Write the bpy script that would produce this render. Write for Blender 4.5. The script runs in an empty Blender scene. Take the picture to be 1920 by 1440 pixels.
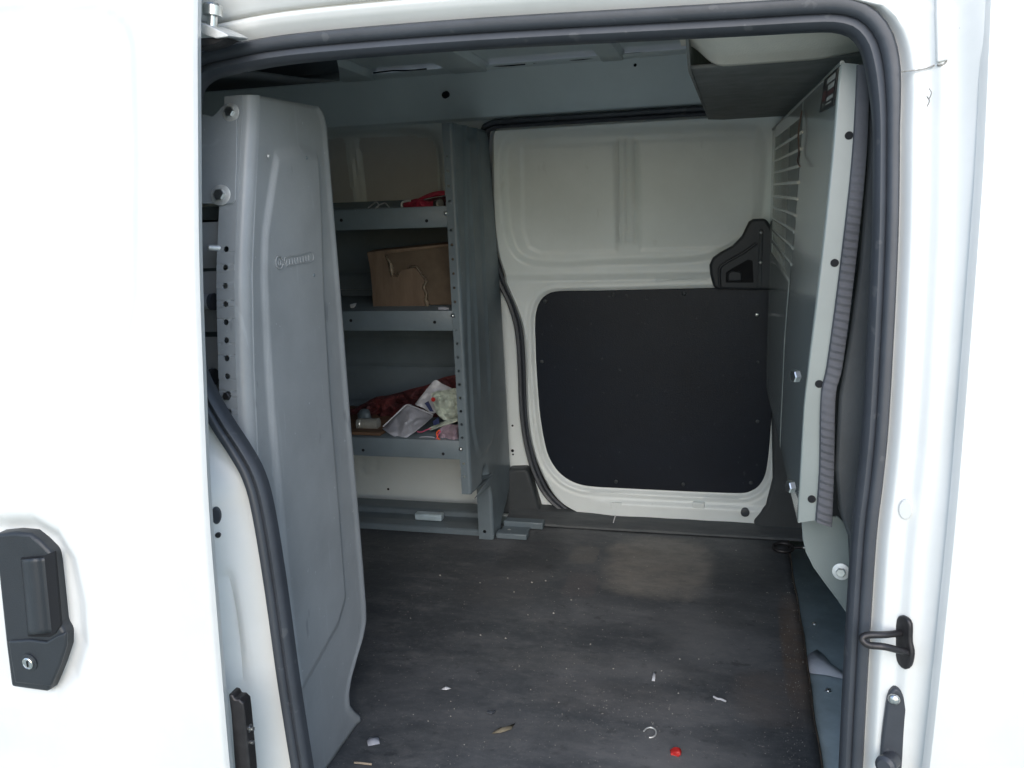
import bpy, bmesh, math, random
import numpy as np
from mathutils import Vector, Matrix, noise

random.seed(7)
SC = bpy.context.scene
COL = SC.collection

# ------------------------------------------------------------------ camera
FPX = 1600.0                       # focal length in photo pixels (1920 wide)
YAW, PITCH, ROLL = (math.radians(a) for a in (14.78, 12.37, -2.288))
CAM = Vector((0.0, -1.0, 1.55))    # van side skin is near y=0, load floor at z=0.55
FW = Vector((-math.sin(YAW) * math.cos(PITCH), math.cos(YAW) * math.cos(PITCH), -math.sin(PITCH)))
_r = Vector((math.cos(YAW), math.sin(YAW), 0.0))
_u = _r.cross(FW)
RT = _r * math.cos(ROLL) + _u * math.sin(ROLL)
UP = _u * math.cos(ROLL) - _r * math.sin(ROLL)
cd = bpy.data.cameras.new('camera')
cam = bpy.data.objects.new('camera', cd)
COL.objects.link(cam)
M = Matrix((RT, UP, -FW)).transposed().to_4x4()
M.translation = CAM
cam.matrix_world = M
cd.sensor_width = 36.0
cd.lens = FPX / 1920 * 36.0
cd.clip_start = 0.02
cd.clip_end = 500
SC.camera = cam

# ------------------------------------------------------------------ sky, sun, exposure
SUN_EL, SUN_AZ = math.radians(33), math.radians(170)
w = bpy.data.worlds.new('World')
SC.world = w
w.use_nodes = True
nt = w.node_tree
sky = nt.nodes.new('ShaderNodeTexSky')
sky.sky_type = 'NISHITA'
sky.sun_disc = False
sky.sun_elevation = SUN_EL
sky.sun_rotation = SUN_AZ
sky.air_density = 1.0
sky.dust_density = 1.0
bg = nt.nodes['Background']
bg.inputs['Strength'].default_value = 0.14
nt.links.new(sky.outputs[0], bg.inputs[0])
sd = bpy.data.lights.new('sun', 'SUN')
sd.energy = 0.8
sd.angle = math.radians(50)
sd.color = (1.0, 0.99, 0.98)
sun = bpy.data.objects.new('sun', sd)
COL.objects.link(sun)
sdir = Vector((math.sin(SUN_AZ) * math.cos(SUN_EL), math.cos(SUN_AZ) * math.cos(SUN_EL), math.sin(SUN_EL)))
sun.rotation_euler = sdir.to_track_quat('Z', 'Y').to_euler()
sun.location = (-3, -6, 8)
vs = SC.view_settings
vs.view_transform = 'Standard'
vs.look = 'None'
vs.exposure = 0.95
vs.gamma = 1.0
SC.cycles.max_bounces = 10
SC.cycles.diffuse_bounces = 7
SC.cycles.use_denoising = True

# ------------------------------------------------------------------ pixel helpers
def ray(px, py):
    return RT * ((px - 960) / FPX) - UP * ((py - 720) / FPX) + FW
def hy(px, py, y):
    d = ray(px, py); return CAM + d * ((y - CAM.y) / d.y)
def hx(px, py, x):
    d = ray(px, py); return CAM + d * ((x - CAM.x) / d.x)
def hz(px, py, z):
    d = ray(px, py); return CAM + d * ((z - CAM.z) / d.z)
def hs(px, py, fn):                # point on a side surface y = fn(z)
    y = fn(1.2)
    for _ in range(12):
        p = hy(px, py, y); y = fn(p.z)
    return hy(px, py, y)
_SK = [(0.3, -0.02), (0.6, -0.032), (0.91, -0.026), (1.17, -0.01), (1.48, 0.03), (1.66, 0.06), (1.80, 0.088), (1.95, 0.125)]
def skin(z):                       # outer side of the body: leans in towards the roof
    return float(np.interp(z, [a for a, _ in _SK], [b for _, b in _SK]))
_ZZ = np.linspace(0.2, 2.0, 181)
_SS = np.convolve(np.pad([skin(a) for a in _ZZ], 12, mode='edge'), np.ones(25) / 25, 'valid')
def skin(z):
    return float(np.interp(z, _ZZ, _SS))
def far(z):                        # inner face of the opposite side
    return 1.50 - skin(z)

# ------------------------------------------------------------------ materials
def mat(name, col, rough=0.5, metal=0.0, var=0.0, vscale=6.0, bump=0.0, bscale=60.0, coat=0.0, spec=0.5, tint=None, alpha=None, stretch=(1, 1, 1), rvar=0.0, trans=0.0):
    m = bpy.data.materials.new(name)
    m.use_nodes = True
    n = m.node_tree.nodes; l = m.node_tree.links
    b = n['Principled BSDF']
    b.inputs['Base Color'].default_value = (*col, 1)
    b.inputs['Roughness'].default_value = rough
    b.inputs['Metallic'].default_value = metal
    b.inputs['Coat Weight'].default_value = coat
    b.inputs['Coat Roughness'].default_value = 0.12
    b.inputs['Specular IOR Level'].default_value = spec
    if trans: b.inputs['Transmission Weight'].default_value = trans
    tc = n.new('ShaderNodeTexCoord'); mp = n.new('ShaderNodeMapping')
    mp.inputs['Scale'].default_value = stretch
    l.new(tc.outputs['Object'], mp.inputs[0])
    if var or rvar:
        t = n.new('ShaderNodeTexNoise'); t.inputs['Scale'].default_value = vscale; t.inputs['Detail'].default_value = 8
        t.inputs['Roughness'].default_value = 0.65
        l.new(mp.outputs[0], t.inputs['Vector'])
        if var:
            mx = n.new('ShaderNodeMix'); mx.data_type = 'RGBA'
            c2 = tint or tuple(c * (1 - var) for c in col)
            mx.inputs[6].default_value = (*[min(1, c * (1 + var * 0.5)) for c in col], 1)
            mx.inputs[7].default_value = (*c2, 1)
            rp = n.new('ShaderNodeValToRGB'); rp.color_ramp.elements[0].position = 0.35; rp.color_ramp.elements[1].position = 0.68
            l.new(t.outputs['Fac'], rp.inputs[0]); l.new(rp.outputs[0], mx.inputs[0]); l.new(mx.outputs[2], b.inputs['Base Color'])
        if rvar:
            mr = n.new('ShaderNodeMapRange')
            mr.inputs[3].default_value = rough - rvar; mr.inputs[4].default_value = rough + rvar
            l.new(t.outputs['Fac'], mr.inputs[0]); l.new(mr.outputs[0], b.inputs['Roughness'])
    if bump:
        t2 = n.new('ShaderNodeTexNoise'); t2.inputs['Scale'].default_value = bscale; t2.inputs['Detail'].default_value = 5
        l.new(mp.outputs[0], t2.inputs['Vector'])
        bp = n.new('ShaderNodeBump'); bp.inputs['Strength'].default_value = bump; bp.inputs['Distance'].default_value = 0.004
        l.new(t2.outputs['Fac'], bp.inputs['Height']); l.new(bp.outputs[0], b.inputs['Normal'])
    return m

WHITE = mat('white_paint', (0.72, 0.73, 0.72), 0.34, coat=0.3, var=0.06, vscale=3, tint=(0.64, 0.65, 0.63), rvar=0.08)
WHITE_IN = mat('white_paint_inside', (0.74, 0.79, 0.785), 0.42, coat=0.15, var=0.08, vscale=3, tint=(0.68, 0.73, 0.715), bump=0.03, bscale=25, rvar=0.1)
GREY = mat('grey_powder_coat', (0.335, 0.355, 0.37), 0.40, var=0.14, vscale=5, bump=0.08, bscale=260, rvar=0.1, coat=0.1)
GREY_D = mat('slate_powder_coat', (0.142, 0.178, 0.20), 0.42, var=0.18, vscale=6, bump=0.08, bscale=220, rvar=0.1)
PART = mat('partition_paint', (0.28, 0.315, 0.30), 0.20, var=0.10, vscale=4, bump=0.015, bscale=40, coat=0.5, rvar=0.05)
FLANGE = mat('partition_flange_paint', (0.20, 0.23, 0.225), 0.38, var=0.08, vscale=8, bump=0.03, bscale=90)
RUBBER = mat('black_rubber', (0.046, 0.052, 0.063), 0.45, var=0.2, vscale=9, bump=0.06, bscale=150, rvar=0.1)
FOAM = mat('grey_foam_strip', (0.085, 0.088, 0.10), 0.8, var=0.2, vscale=14, bump=0.25, bscale=130)
BLACKP = mat('black_trim_board', (0.005, 0.009, 0.017), 0.42, var=0.25, vscale=5, bump=0.12, bscale=300, rvar=0.1, spec=0.35)
PLAST = mat('black_plastic', (0.024, 0.028, 0.033), 0.42, var=0.15, vscale=12, bump=0.12, bscale=420)
TRIM = mat('charcoal_trim', (0.045, 0.052, 0.057), 0.6, var=0.2, vscale=10, bump=0.15, bscale=300)
ZINC = mat('zinc_steel', (0.72, 0.73, 0.72), 0.28, metal=1.0, var=0.2, vscale=60)
ZINCW = mat('washer_steel', (0.72, 0.73, 0.72), 0.5, metal=0.6, var=0.2, vscale=60)
DARKST = mat('dark_steel', (0.045, 0.043, 0.045), 0.42, metal=0.55, var=0.3, vscale=40, bump=0.2, bscale=120)
HOLE = mat('hole_dark', (0.006, 0.007, 0.009), 0.9)
BEIGE = mat('beige_headliner', (0.82, 0.75, 0.64), 0.85, var=0.10, vscale=10, bump=0.2, bscale=400)
FELT = mat('charcoal_felt', (0.22, 0.215, 0.20), 0.9, var=0.2, vscale=20, bump=0.3, bscale=400)
CARD = mat('cardboard', (0.17, 0.118, 0.08), 0.8, var=0.25, vscale=14, bump=0.12, bscale=80, stretch=(3, 3, 0.6))
CARD_E = mat('torn_cardboard_edge', (0.48, 0.39, 0.29), 0.9, var=0.3, vscale=60, bump=0.4, bscale=200)
CARD_I = mat('cardboard_inside', (0.12, 0.088, 0.06), 0.85, var=0.25, vscale=20)
REDB = mat('red_brown_cloth', (0.14, 0.03, 0.03), 0.7, var=0.6, vscale=16, tint=(0.03, 0.015, 0.018), bump=0.5, bscale=70)
RED = mat('red_webbing', (0.35, 0.02, 0.05), 0.6, var=0.5, vscale=25, bump=0.5, bscale=150)
REDP = mat('red_plastic', (0.45, 0.02, 0.018), 0.55, var=0.2, vscale=60)
ORANGE = mat('orange_wire', (0.8, 0.12, 0.04), 0.45)
PINK = mat('pink_wire', (0.62, 0.10, 0.20), 0.45)
PAPER = mat('white_poly_mailer', (0.56, 0.57, 0.60), 0.45, var=0.12, vscale=18, bump=0.5, bscale=45)
PAPER_D = mat('grey_poly_mailer', (0.42, 0.43, 0.48), 0.42, var=0.12, vscale=18, bump=0.5, bscale=45)
BAGG = mat('cloudy_plastic_bag', (0.42, 0.47, 0.40), 0.3, var=0.2, vscale=25, bump=0.8, bscale=60)
BAGP = mat('mauve_plastic_bag', (0.34, 0.26, 0.31), 0.3, var=0.35, vscale=40, bump=0.8, bscale=80)
NAVY = mat('navy_print', (0.02, 0.03, 0.09), 0.5)
TAPE = mat('silver_tape', (0.55, 0.55, 0.50), 0.22, metal=0.5, var=0.2, vscale=30)
WOOD = mat('brown_board', (0.15, 0.085, 0.05), 0.7, var=0.4, vscale=9, stretch=(0.5, 5, 5), bump=0.2, bscale=60)
CRUMB = mat('pale_crumbs', (0.40, 0.385, 0.35), 0.8, var=0.4, vscale=90)
CLEAR = mat('clear_film', (0.55, 0.58, 0.64), 0.12, bump=0.6, bscale=25)
LEAF = mat('dry_leaf', (0.17, 0.145, 0.10), 0.8, var=0.3, vscale=60)
PANF = mat('painted_floor_steel', (0.42, 0.52, 0.57), 0.42, var=0.25, vscale=9, bump=0.1, bscale=60, rvar=0.12)
STICK = mat('black_sticker', (0.012, 0.014, 0.014), 0.35)
PRINTW = mat('white_print', (0.55, 0.56, 0.53), 0.5)
PRINTR = mat('dull_red_print', (0.13, 0.055, 0.055), 0.5)
DIRT = mat('seam_dirt', (0.34, 0.33, 0.31), 0.9, var=0.5, vscale=120)
GLASS = bpy.data.materials.new('window_glass'); GLASS.use_nodes = True
_n = GLASS.node_tree.nodes; _l = GLASS.node_tree.links
_t = _n.new('ShaderNodeBsdfTransparent'); _t.inputs[0].default_value = (0.80, 0.86, 0.82, 1)
_g = _n.new('ShaderNodeBsdfGlossy'); _g.inputs['Roughness'].default_value = 0.02
_m = _n.new('ShaderNodeMixShader'); _m.inputs[0].default_value = 0.08
_l.new(_t.outputs[0], _m.inputs[1]); _l.new(_g.outputs[0], _m.inputs[2]); _l.new(_m.outputs[0], _n['Material Output'].inputs['Surface'])
GROUND = mat('gravel_lot', (0.44, 0.485, 0.42), 0.95, var=0.2, vscale=3, bump=0.4, bscale=40)

def add_specks(m, col, scale, lo, k, stretch=(1, 1, 1)):
    n = m.node_tree.nodes; l = m.node_tree.links; b = n['Principled BSDF']
    src = b.inputs['Base Color'].links[0].from_socket
    tc = n.new('ShaderNodeTexCoord'); mp = n.new('ShaderNodeMapping'); mp.inputs['Scale'].default_value = stretch
    t = n.new('ShaderNodeTexNoise'); t.inputs['Scale'].default_value = scale; t.inputs['Detail'].default_value = 3
    r = n.new('ShaderNodeMapRange'); r.inputs[1].default_value = lo; r.inputs[2].default_value = lo + .03; r.inputs[4].default_value = k
    x = n.new('ShaderNodeMix'); x.data_type = 'RGBA'; x.inputs[7].default_value = (*col, 1)
    l.new(tc.outputs['Object'], mp.inputs[0]); l.new(mp.outputs[0], t.inputs['Vector']); l.new(t.outputs['Fac'], r.inputs[0]); l.new(r.outputs[0], x.inputs[0]); l.new(src, x.inputs[6]); l.new(x.outputs[2], b.inputs['Base Color'])
add_specks(GREY, (0.55, 0.58, 0.60), 75, .715, .7)
add_specks(GREY, (0.42, 0.45, 0.47), 16, .66, .35, (1, 6, .5))
add_specks(GREY, (0.10, 0.115, 0.13), 22, .70, .35, (1, 1, .35))
add_specks(GREY_D, (0.33, 0.37, 0.40), 80, .72, .5)
add_specks(BLACKP, (0.028, 0.034, 0.042), 60, .70, .6)
add_specks(RUBBER, (0.12, 0.125, 0.13), 40, .66, .35)
add_specks(PART, (0.42, 0.46, 0.46), 60, .72, .6)
add_specks(WHITE_IN, (0.42, 0.43, 0.40), 30, .72, .12, (1, 1, .4))

# the worn rubber load floor: dust in streaks, rubbed pale patches, small pale flecks
def floor_material():
    m = bpy.data.materials.new('worn_load_floor'); m.use_nodes = True
    n = m.node_tree.nodes; l = m.node_tree.links; b = n['Principled BSDF']
    tc = n.new('ShaderNodeTexCoord')
    def noise_tex(scale, stretch, detail=8, rough=0.65):
        mp = n.new('ShaderNodeMapping'); mp.inputs['Scale'].default_value = stretch
        t = n.new('ShaderNodeTexNoise'); t.inputs['Scale'].default_value = scale; t.inputs['Detail'].default_value = detail; t.inputs['Roughness'].default_value = rough
        l.new(tc.outputs['Object'], mp.inputs[0]); l.new(mp.outputs[0], t.inputs['Vector']); return t.outputs['Fac']
    def ramp(s, a, c):
        r = n.new('ShaderNodeMapRange'); r.inputs[1].default_value = a; r.inputs[2].default_value = c; r.interpolation_type = 'SMOOTHSTEP'
        l.new(s, r.inputs[0]); return r.outputs[0]
    def mth(op, a, c):
        x = n.new('ShaderNodeMath'); x.operation = op; x.use_clamp = True
        for i, v in enumerate((a, c)):
            if isinstance(v, (int, float)): x.inputs[i].default_value = v
            else: l.new(v, x.inputs[i])
        return x.outputs[0]
    def mix(c1, c2, f):
        x = n.new('ShaderNodeMix'); x.data_type = 'RGBA'
        for i, v in ((6, c1), (7, c2)):
            if isinstance(v, tuple): x.inputs[i].default_value = (*v, 1)
            else: l.new(v, x.inputs[i])
        l.new(f, x.inputs[0]); return x.outputs[2]
    def patch(cx, cy, rx, ry, soft, rot=0.0):       # a worn or dusty patch with ragged rim
        mp = n.new('ShaderNodeMapping'); mp.vector_type = 'TEXTURE'
        mp.inputs['Location'].default_value = (cx, cy, 0); mp.inputs['Rotation'].default_value = (0, 0, rot); mp.inputs['Scale'].default_value = (rx, ry, 1)
        sp = n.new('ShaderNodeSeparateXYZ'); l.new(tc.outputs['Object'], mp.inputs[0]); l.new(mp.outputs[0], sp.inputs[0])
        ax = n.new('ShaderNodeMath'); ax.operation = 'ABSOLUTE'; l.new(sp.outputs[0], ax.inputs[0])
        ay = n.new('ShaderNodeMath'); ay.operation = 'ABSOLUTE'; l.new(sp.outputs[1], ay.inputs[0])
        px = n.new('ShaderNodeMath'); px.operation = 'POWER'; l.new(ax.outputs[0], px.inputs[0]); px.inputs[1].default_value = 4
        py = n.new('ShaderNodeMath'); py.operation = 'POWER'; l.new(ay.outputs[0], py.inputs[0]); py.inputs[1].default_value = 4
        s = n.new('ShaderNodeMath'); s.operation = 'ADD'; l.new(px.outputs[0], s.inputs[0]); l.new(py.outputs[0], s.inputs[1])
        nz = noise_tex(14, (1, 1, 1))
        s2 = n.new('ShaderNodeMath'); s2.operation = 'MULTIPLY_ADD'; l.new(nz, s2.inputs[0]); s2.inputs[1].default_value = 2.4; l.new(s.outputs[0], s2.inputs[2])
        r = n.new('ShaderNodeMapRange'); r.inputs[1].default_value = 1.2 - soft + 1.0; r.inputs[2].default_value = 1.2 + soft * 0.6 + 0.3; r.inputs[3].default_value = 0; r.inputs[4].default_value = 1
        r.inputs[1].default_value = 2.2 + soft; r.inputs[2].default_value = 2.2 - soft; r.interpolation_type = 'SMOOTHSTEP'
        l.new(s2.outputs[0], r.inputs[0]); return r.outputs[0]
    big = ramp(noise_tex(2.6, (1, 1.6, 1)), 0.42, 0.66)
    streak = ramp(noise_tex(7, (0.75, 1.7, 1), 10, 0.75), 0.45, 0.75)
    fine = ramp(noise_tex(48, (0.8, 1.35, 1), 8, 0.8), 0.45, 0.75)
    fleck = ramp(noise_tex(190, (1, 1, 1), 2, 0.5), 0.70, 0.76)
    spots = ramp(noise_tex(26, (1, 1.3, 1), 4, 0.6), 0.60, 0.72)
    c = mix((0.058, 0.064, 0.071), (0.118, 0.122, 0.128), big)
    c = mix(c, (0.19, 0.188, 0.188), mth('MULTIPLY', streak, 0.65))
    c = mix(c, (0.19, 0.186, 0.182), mth('MULTIPLY', fine, 0.42))
    c = mix(c, (0.028, 0.032, 0.037), mth('MULTIPLY', spots, 0.55))
    grain = mth('ADD', mth('MULTIPLY', ramp(noise_tex(20, (0.7, 1.5, 1), 10, 0.8), 0.35, 0.62), 0.55), 0.45)
    for (pp, col, k) in FLOOR_PATCHES:
        col = tuple(min(1.0, c_ * 1.25) for c_ in col)
        f = mth('MULTIPLY', mth('MULTIPLY', patch(*pp), k), grain)
        c = mix(c, col, f)
    for (sc_, st_, lo_, k_, col_) in ((11, (0.25, 3.5, 1), .63, .55, (0.27, 0.265, 0.26)), (16, (2.6, 0.4, 1), .68, .40, (0.25, 0.245, 0.24)), (5, (1.2, 1.0, 1), .60, .45, (0.040, 0.046, 0.052)), (120, (0.7, 1.2, 1), .60, .45, (0.24, 0.23, 0.22)), (140, (1, 1, 1), .62, .5, (0.035, 0.04, 0.045))):
        c = mix(c, col_, mth('MULTIPLY', ramp(noise_tex(sc_, st_, 9, 0.7), lo_, lo_ + .10), k_))
    c = mix(c, (0.40, 0.37, 0.33), mth('MULTIPLY', fleck, 0.75))
    l.new(c, b.inputs['Base Color'])
    rr = n.new('ShaderNodeMapRange'); rr.inputs[3].default_value = 0.42; rr.inputs[4].default_value = 0.78
    l.new(big, rr.inputs[0]); l.new(rr.outputs[0], b.inputs['Roughness'])
    bp = n.new('ShaderNodeBump'); bp.inputs['Strength'].default_value = 0.25; bp.inputs['Distance'].default_value = 0.003
    l.new(noise_tex(60, (1, 1, 1)), bp.inputs['Height']); l.new(bp.outputs[0], b.inputs['Normal'])
    return m

# ------------------------------------------------------------------ mesh helpers
def tag(o, label, cat=None, group=None, kind=None):
    o['label'] = label
    if cat: o['category'] = cat
    if group: o['group'] = group
    if kind: o['kind'] = kind
    return o
def empty(name, loc=(0, 0, 0)):
    o = bpy.data.objects.new(name, None); COL.objects.link(o); o.location = loc; o.empty_display_size = 0.05
    return o
def put(name, me, m, parent=None, smooth=True, ang=35, bevel=0.0, seg=2, solid=0.0, off=0.0):
    o = bpy.data.objects.new(name, me); COL.objects.link(o)
    if m and not me.materials: me.materials.append(m)
    if smooth:
        me.polygons.foreach_set('use_smooth', [True] * len(me.polygons))
        me.set_sharp_from_angle(angle=math.radians(ang))
    if parent:
        o.parent = parent
        o.matrix_parent_inverse = Matrix.Translation(-parent.location) if parent.type == 'EMPTY' else Matrix()
    if solid:
        s = o.modifiers.new('solid', 'SOLIDIFY'); s.thickness = solid; s.offset = off
    if bevel:
        s = o.modifiers.new('bevel', 'BEVEL'); s.width = bevel; s.segments = seg; s.limit_method = 'ANGLE'; s.angle_limit = math.radians(35)
    return o
def mesh(name, v, f):
    me = bpy.data.meshes.new(name); me.from_pydata([tuple(a) for a in v], [], f); me.update(); return me
def from_bm(name, bm):
    bmesh.ops.recalc_face_normals(bm, faces=bm.faces)
    me = bpy.data.meshes.new(name); bm.to_mesh(me); bm.free(); return me
def box(name, a, b, m, parent=None, bevel=0.003, **k):
    x0, y0, z0 = a; x1, y1, z1 = b
    v = [(x, y, z) for x in (x0, x1) for y in (y0, y1) for z in (z0, z1)]
    f = [(0, 1, 3, 2), (4, 6, 7, 5), (0, 4, 5, 1), (2, 3, 7, 6), (0, 2, 6, 4), (1, 5, 7, 3)]
    return put(name, mesh(name, v, f), m, parent, bevel=bevel, **k)
def surf(name, nu, nv, fn, m, parent=None, flip=False, **k):
    v = [fn(i / (nu - 1), j / (nv - 1)) for j in range(nv) for i in range(nu)]
    f = []
    for j in range(nv - 1):
        for i in range(nu - 1):
            a = j * nu + i; q = (a, a + 1, a + nu + 1, a + nu)
            f.append(q[::-1] if flip else q)
    return put(name, mesh(name, v, f), m, parent, **k)
def prism(name, pts, ext, m, parent=None, bevel=0.002, **k):     # planar outline given depth
    bm = bmesh.new()
    a = [bm.verts.new(p) for p in pts]; b = [bm.verts.new(Vector(p) + Vector(ext)) for p in pts]
    bm.faces.new(a); bm.faces.new(b[::-1]); n = len(pts)
    for i in range(n): bm.faces.new((a[i], b[i], b[(i + 1) % n], a[(i + 1) % n]))
    return put(name, from_bm(name, bm), m, parent, bevel=bevel, **k)
def crom(pts, n, closed=False):                                   # smooth path through points, evenly spaced
    P = [Vector(p) for p in pts]; out = []
    N = len(P); segs = N if closed else N - 1
    for i in range(segs):
        if closed: p0, p1, p2, p3 = P[i - 1], P[i], P[(i + 1) % N], P[(i + 2) % N]
        else: p0, p1, p2, p3 = P[max(i - 1, 0)], P[i], P[i + 1], P[min(i + 2, N - 1)]
        for s in range(16):
            t = s / 16
            out.append(0.5 * ((2 * p1) + (p2 - p0) * t + (2 * p0 - 5 * p1 + 4 * p2 - p3) * t * t + (3 * p1 - p0 - 3 * p2 + p3) * t ** 3))
    out.append(P[0] if closed else P[-1])
    d = [0]
    for i in range(1, len(out)): d.append(d[-1] + (out[i] - out[i - 1]).length)
    res = []; j = 0
    for k in range(n):
        t = d[-1] * k / (n if closed else n - 1)
        while j < len(d) - 2 and d[j + 1] < t: j += 1
        s = (t - d[j]) / max(d[j + 1] - d[j], 1e-9)
        res.append(out[j].lerp(out[j + 1], min(s, 1)))
    return res
def sweep(name, path, prof, m, parent=None, axis=Vector((0, 1, 0)), closed_prof=True, caps=True, mod=None, **k):
    v = []; f = []; n = len(path); q = len(prof)
    for i, p in enumerate(path):
        t = (path[min(i + 1, n - 1)] - path[max(i - 1, 0)]).normalized()
        nn = t.cross(axis).normalized(); bb = nn.cross(t).normalized()
        if bb.dot(axis) < 0: bb = -bb
        for j, (a, b) in enumerate(prof):
            s = mod(i / (n - 1), j) if mod else 1.0
            v.append(p + nn * a * s + bb * b * s)
    for i in range(n - 1):
        for j in range(q if closed_prof else q - 1):
            f.append((i * q + j, i * q + (j + 1) % q, (i + 1) * q + (j + 1) % q, (i + 1) * q + j))
    if caps and closed_prof:
        f.append(tuple(range(q))[::-1]); f.append(tuple((n - 1) * q + j for j in range(q)))
    me = mesh(name, v, f)
    bm = bmesh.new(); bm.from_mesh(me); bmesh.ops.recalc_face_normals(bm, faces=bm.faces); bm.to_mesh(me); bm.free()
    return put(name, me, m, parent, **k)
def circ(r, n=10, sy=1.0):
    return [(r * math.cos(2 * math.pi * i / n), r * sy * math.sin(2 * math.pi * i / n)) for i in range(n)]
def tube(name, pts, r, m, parent=None, n=None, seg=8, axis=Vector((0.13, 0.97, 0.2)), mod=None):
    return sweep(name, crom(pts, n or max(8, len(pts) * 6)), circ(r, seg), m, parent, axis=axis, mod=mod, ang=60)
def frame(axis):
    a = Vector(axis).normalized(); h = Vector((0, 0, 1)) if abs(a.z) < 0.9 else Vector((1, 0, 0))
    u = h.cross(a).normalized(); return a, u, a.cross(u)
def lathe(name, loc, axis, prof, m, parent=None, n=16, hexa=None, su=1.0, **k):    # prof: (height, radius) along axis
    a, u, v = frame(axis); V = []; F = []
    for h, r in prof:
        for i in range(n):
            t = 2 * math.pi * i / n
            V.append(Vector(loc) + a * h + u * (r * su * math.cos(t)) + v * (r * math.sin(t)))
    for j in range(len(prof) - 1):
        for i in range(n): F.append((j * n + i, j * n + (i + 1) % n, (j + 1) * n + (i + 1) % n, (j + 1) * n + i))
    F.append(tuple(range(n))[::-1]); F.append(tuple((len(prof) - 1) * n + i for i in range(n)))
    return put(name, mesh(name, V, F), m, parent, **k)
def hexbolt(name, loc, axis, r, parent, m=None, washer=True):
    a = Vector(axis).normalized()
    o = lathe(name, Vector(loc), a, [(0, r * 0.95), (r * 0.75, r * 0.95), (r * 0.9, r * 0.8)], m or ZINC, parent, n=6, ang=20)
    if washer: lathe('washer', Vector(loc) - a * 0.001, a, [(0, r * 1.65), (r * 0.22, r * 1.65), (r * 0.3, r * 1.45)], ZINCW, o, n=22)
    return o
def dome(name, loc, axis, r, m, parent, h=0.5, n=12):
    return lathe(name, loc, axis, [(-r * 0.2, r), (0, r), (r * h * 0.6, r * 0.75), (r * h, r * 0.3)], m, parent, n=n, ang=60)
def strip_holes(name, rows, holes, r, m, parent, thick=0.0018):
    """sheet-metal strip with real round holes; rows: list of (left, right) points going down; holes: list of row-parameters"""
    bm = bmesh.new()
    def at(t):
        t = max(0, min(t, len(rows) - 1.0001)); i = int(t); s = t - i
        return Vector(rows[i][0]).lerp(Vector(rows[i + 1][0]), s), Vector(rows[i][1]).lerp(Vector(rows[i + 1][1]), s)
    dl = [0]
    for i in range(1, len(rows)):
        dl.append(dl[-1] + ((Vector(rows[i][0]) + Vector(rows[i][1])) / 2 - (Vector(rows[i - 1][0]) + Vector(rows[i - 1][1])) / 2).length)
    def tpar(d): return float(np.interp(d, dl, range(len(rows))))
    hd = sorted(float(np.interp(h, range(len(rows)), dl)) for h in holes)
    cuts = [(0.0, None)]
    for h in hd: cuts += [(h - r * 1.5, None), (h + r * 1.5, h)]
    cuts.append((dl[-1], None))
    for (d0, _), (d1, h) in zip(cuts[:-1], cuts[1:]):
        if d1 - d0 < 1e-5: continue
        if h is None:
            k = max(1, int((d1 - d0) / 0.03))
            for s in range(k):
                a, b = at(tpar(d0 + (d1 - d0) * s / k)); c, d = at(tpar(d0 + (d1 - d0) * (s + 1) / k))
                bm.faces.new([bm.verts.new(p) for p in (a, b, d, c)])
        else:
            a, b = at(tpar(d0)); c, d = at(tpar(d1)); ctr = (a + b + c + d) / 4
            e1 = ((b + d) / 2 - (a + c) / 2); wd = e1.length; e1.normalize(); e2 = ((c + d) / 2 - (a + b) / 2).normalized()
            ring = []; outer = []
            for i in range(16):
                t = 2 * math.pi * i / 16
                ring.append(bm.verts.new(ctr + e1 * r * math.cos(t) + e2 * r * math.sin(t)))
                cx, sx = math.cos(t), math.sin(t); k = 1 / max(abs(cx), abs(sx)); u, vv = cx * k, sx * k
                outer.append(bm.verts.new((a.lerp(b, (u + 1) / 2)).lerp(c.lerp(d, (u + 1) / 2), (vv + 1) / 2)))
            for i in range(16): bm.faces.new((outer[i], outer[(i + 1) % 16], ring[(i + 1) % 16], ring[i]))
            for ci, p in enumerate((b, d, c, a)):      # corner triangles
                pass
    bmesh.ops.remove_doubles(bm, verts=bm.verts, dist=0.0004)
    return put(name, from_bm(name, bm), m, parent, smooth=False, solid=thick, off=0)
def sdf(P, poly):                     # signed distance (negative inside), P (n,2)
    P = np.asarray(P, float); q = np.asarray(poly, float); d = np.full(len(P), 1e9); ins = np.zeros(len(P), bool)
    for i in range(len(q)):
        a = q[i]; b = q[(i + 1) % len(q)]; e = b - a; wv = P - a
        t = np.clip((wv @ e) / (e @ e), 0, 1); d = np.minimum(d, np.hypot(*(wv - t[:, None] * e).T))
        c = ((a[1] > P[:, 1]) != (b[1] > P[:, 1])) & (P[:, 0] < (b[0] - a[0]) * (P[:, 1] - a[1]) / (b[1] - a[1] + 1e-12) + a[0])
        ins ^= c
    return np.where(ins, -d, d)
def sst(x, a, b):
    t = np.clip((x - a) / (b - a), 0, 1); return t * t * (3 - 2 * t)
def gridmesh(name, pts, nu, nv, m, parent=None, flip=False, **k):   # pts array (nv*nu,3)
    f = []
    for j in range(nv - 1):
        for i in range(nu - 1):
            a = j * nu + i; q = (a, a + 1, a + nu + 1, a + nu); f.append(q[::-1] if flip else q)
    return put(name, mesh(name, pts, f), m, parent, **k)
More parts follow.
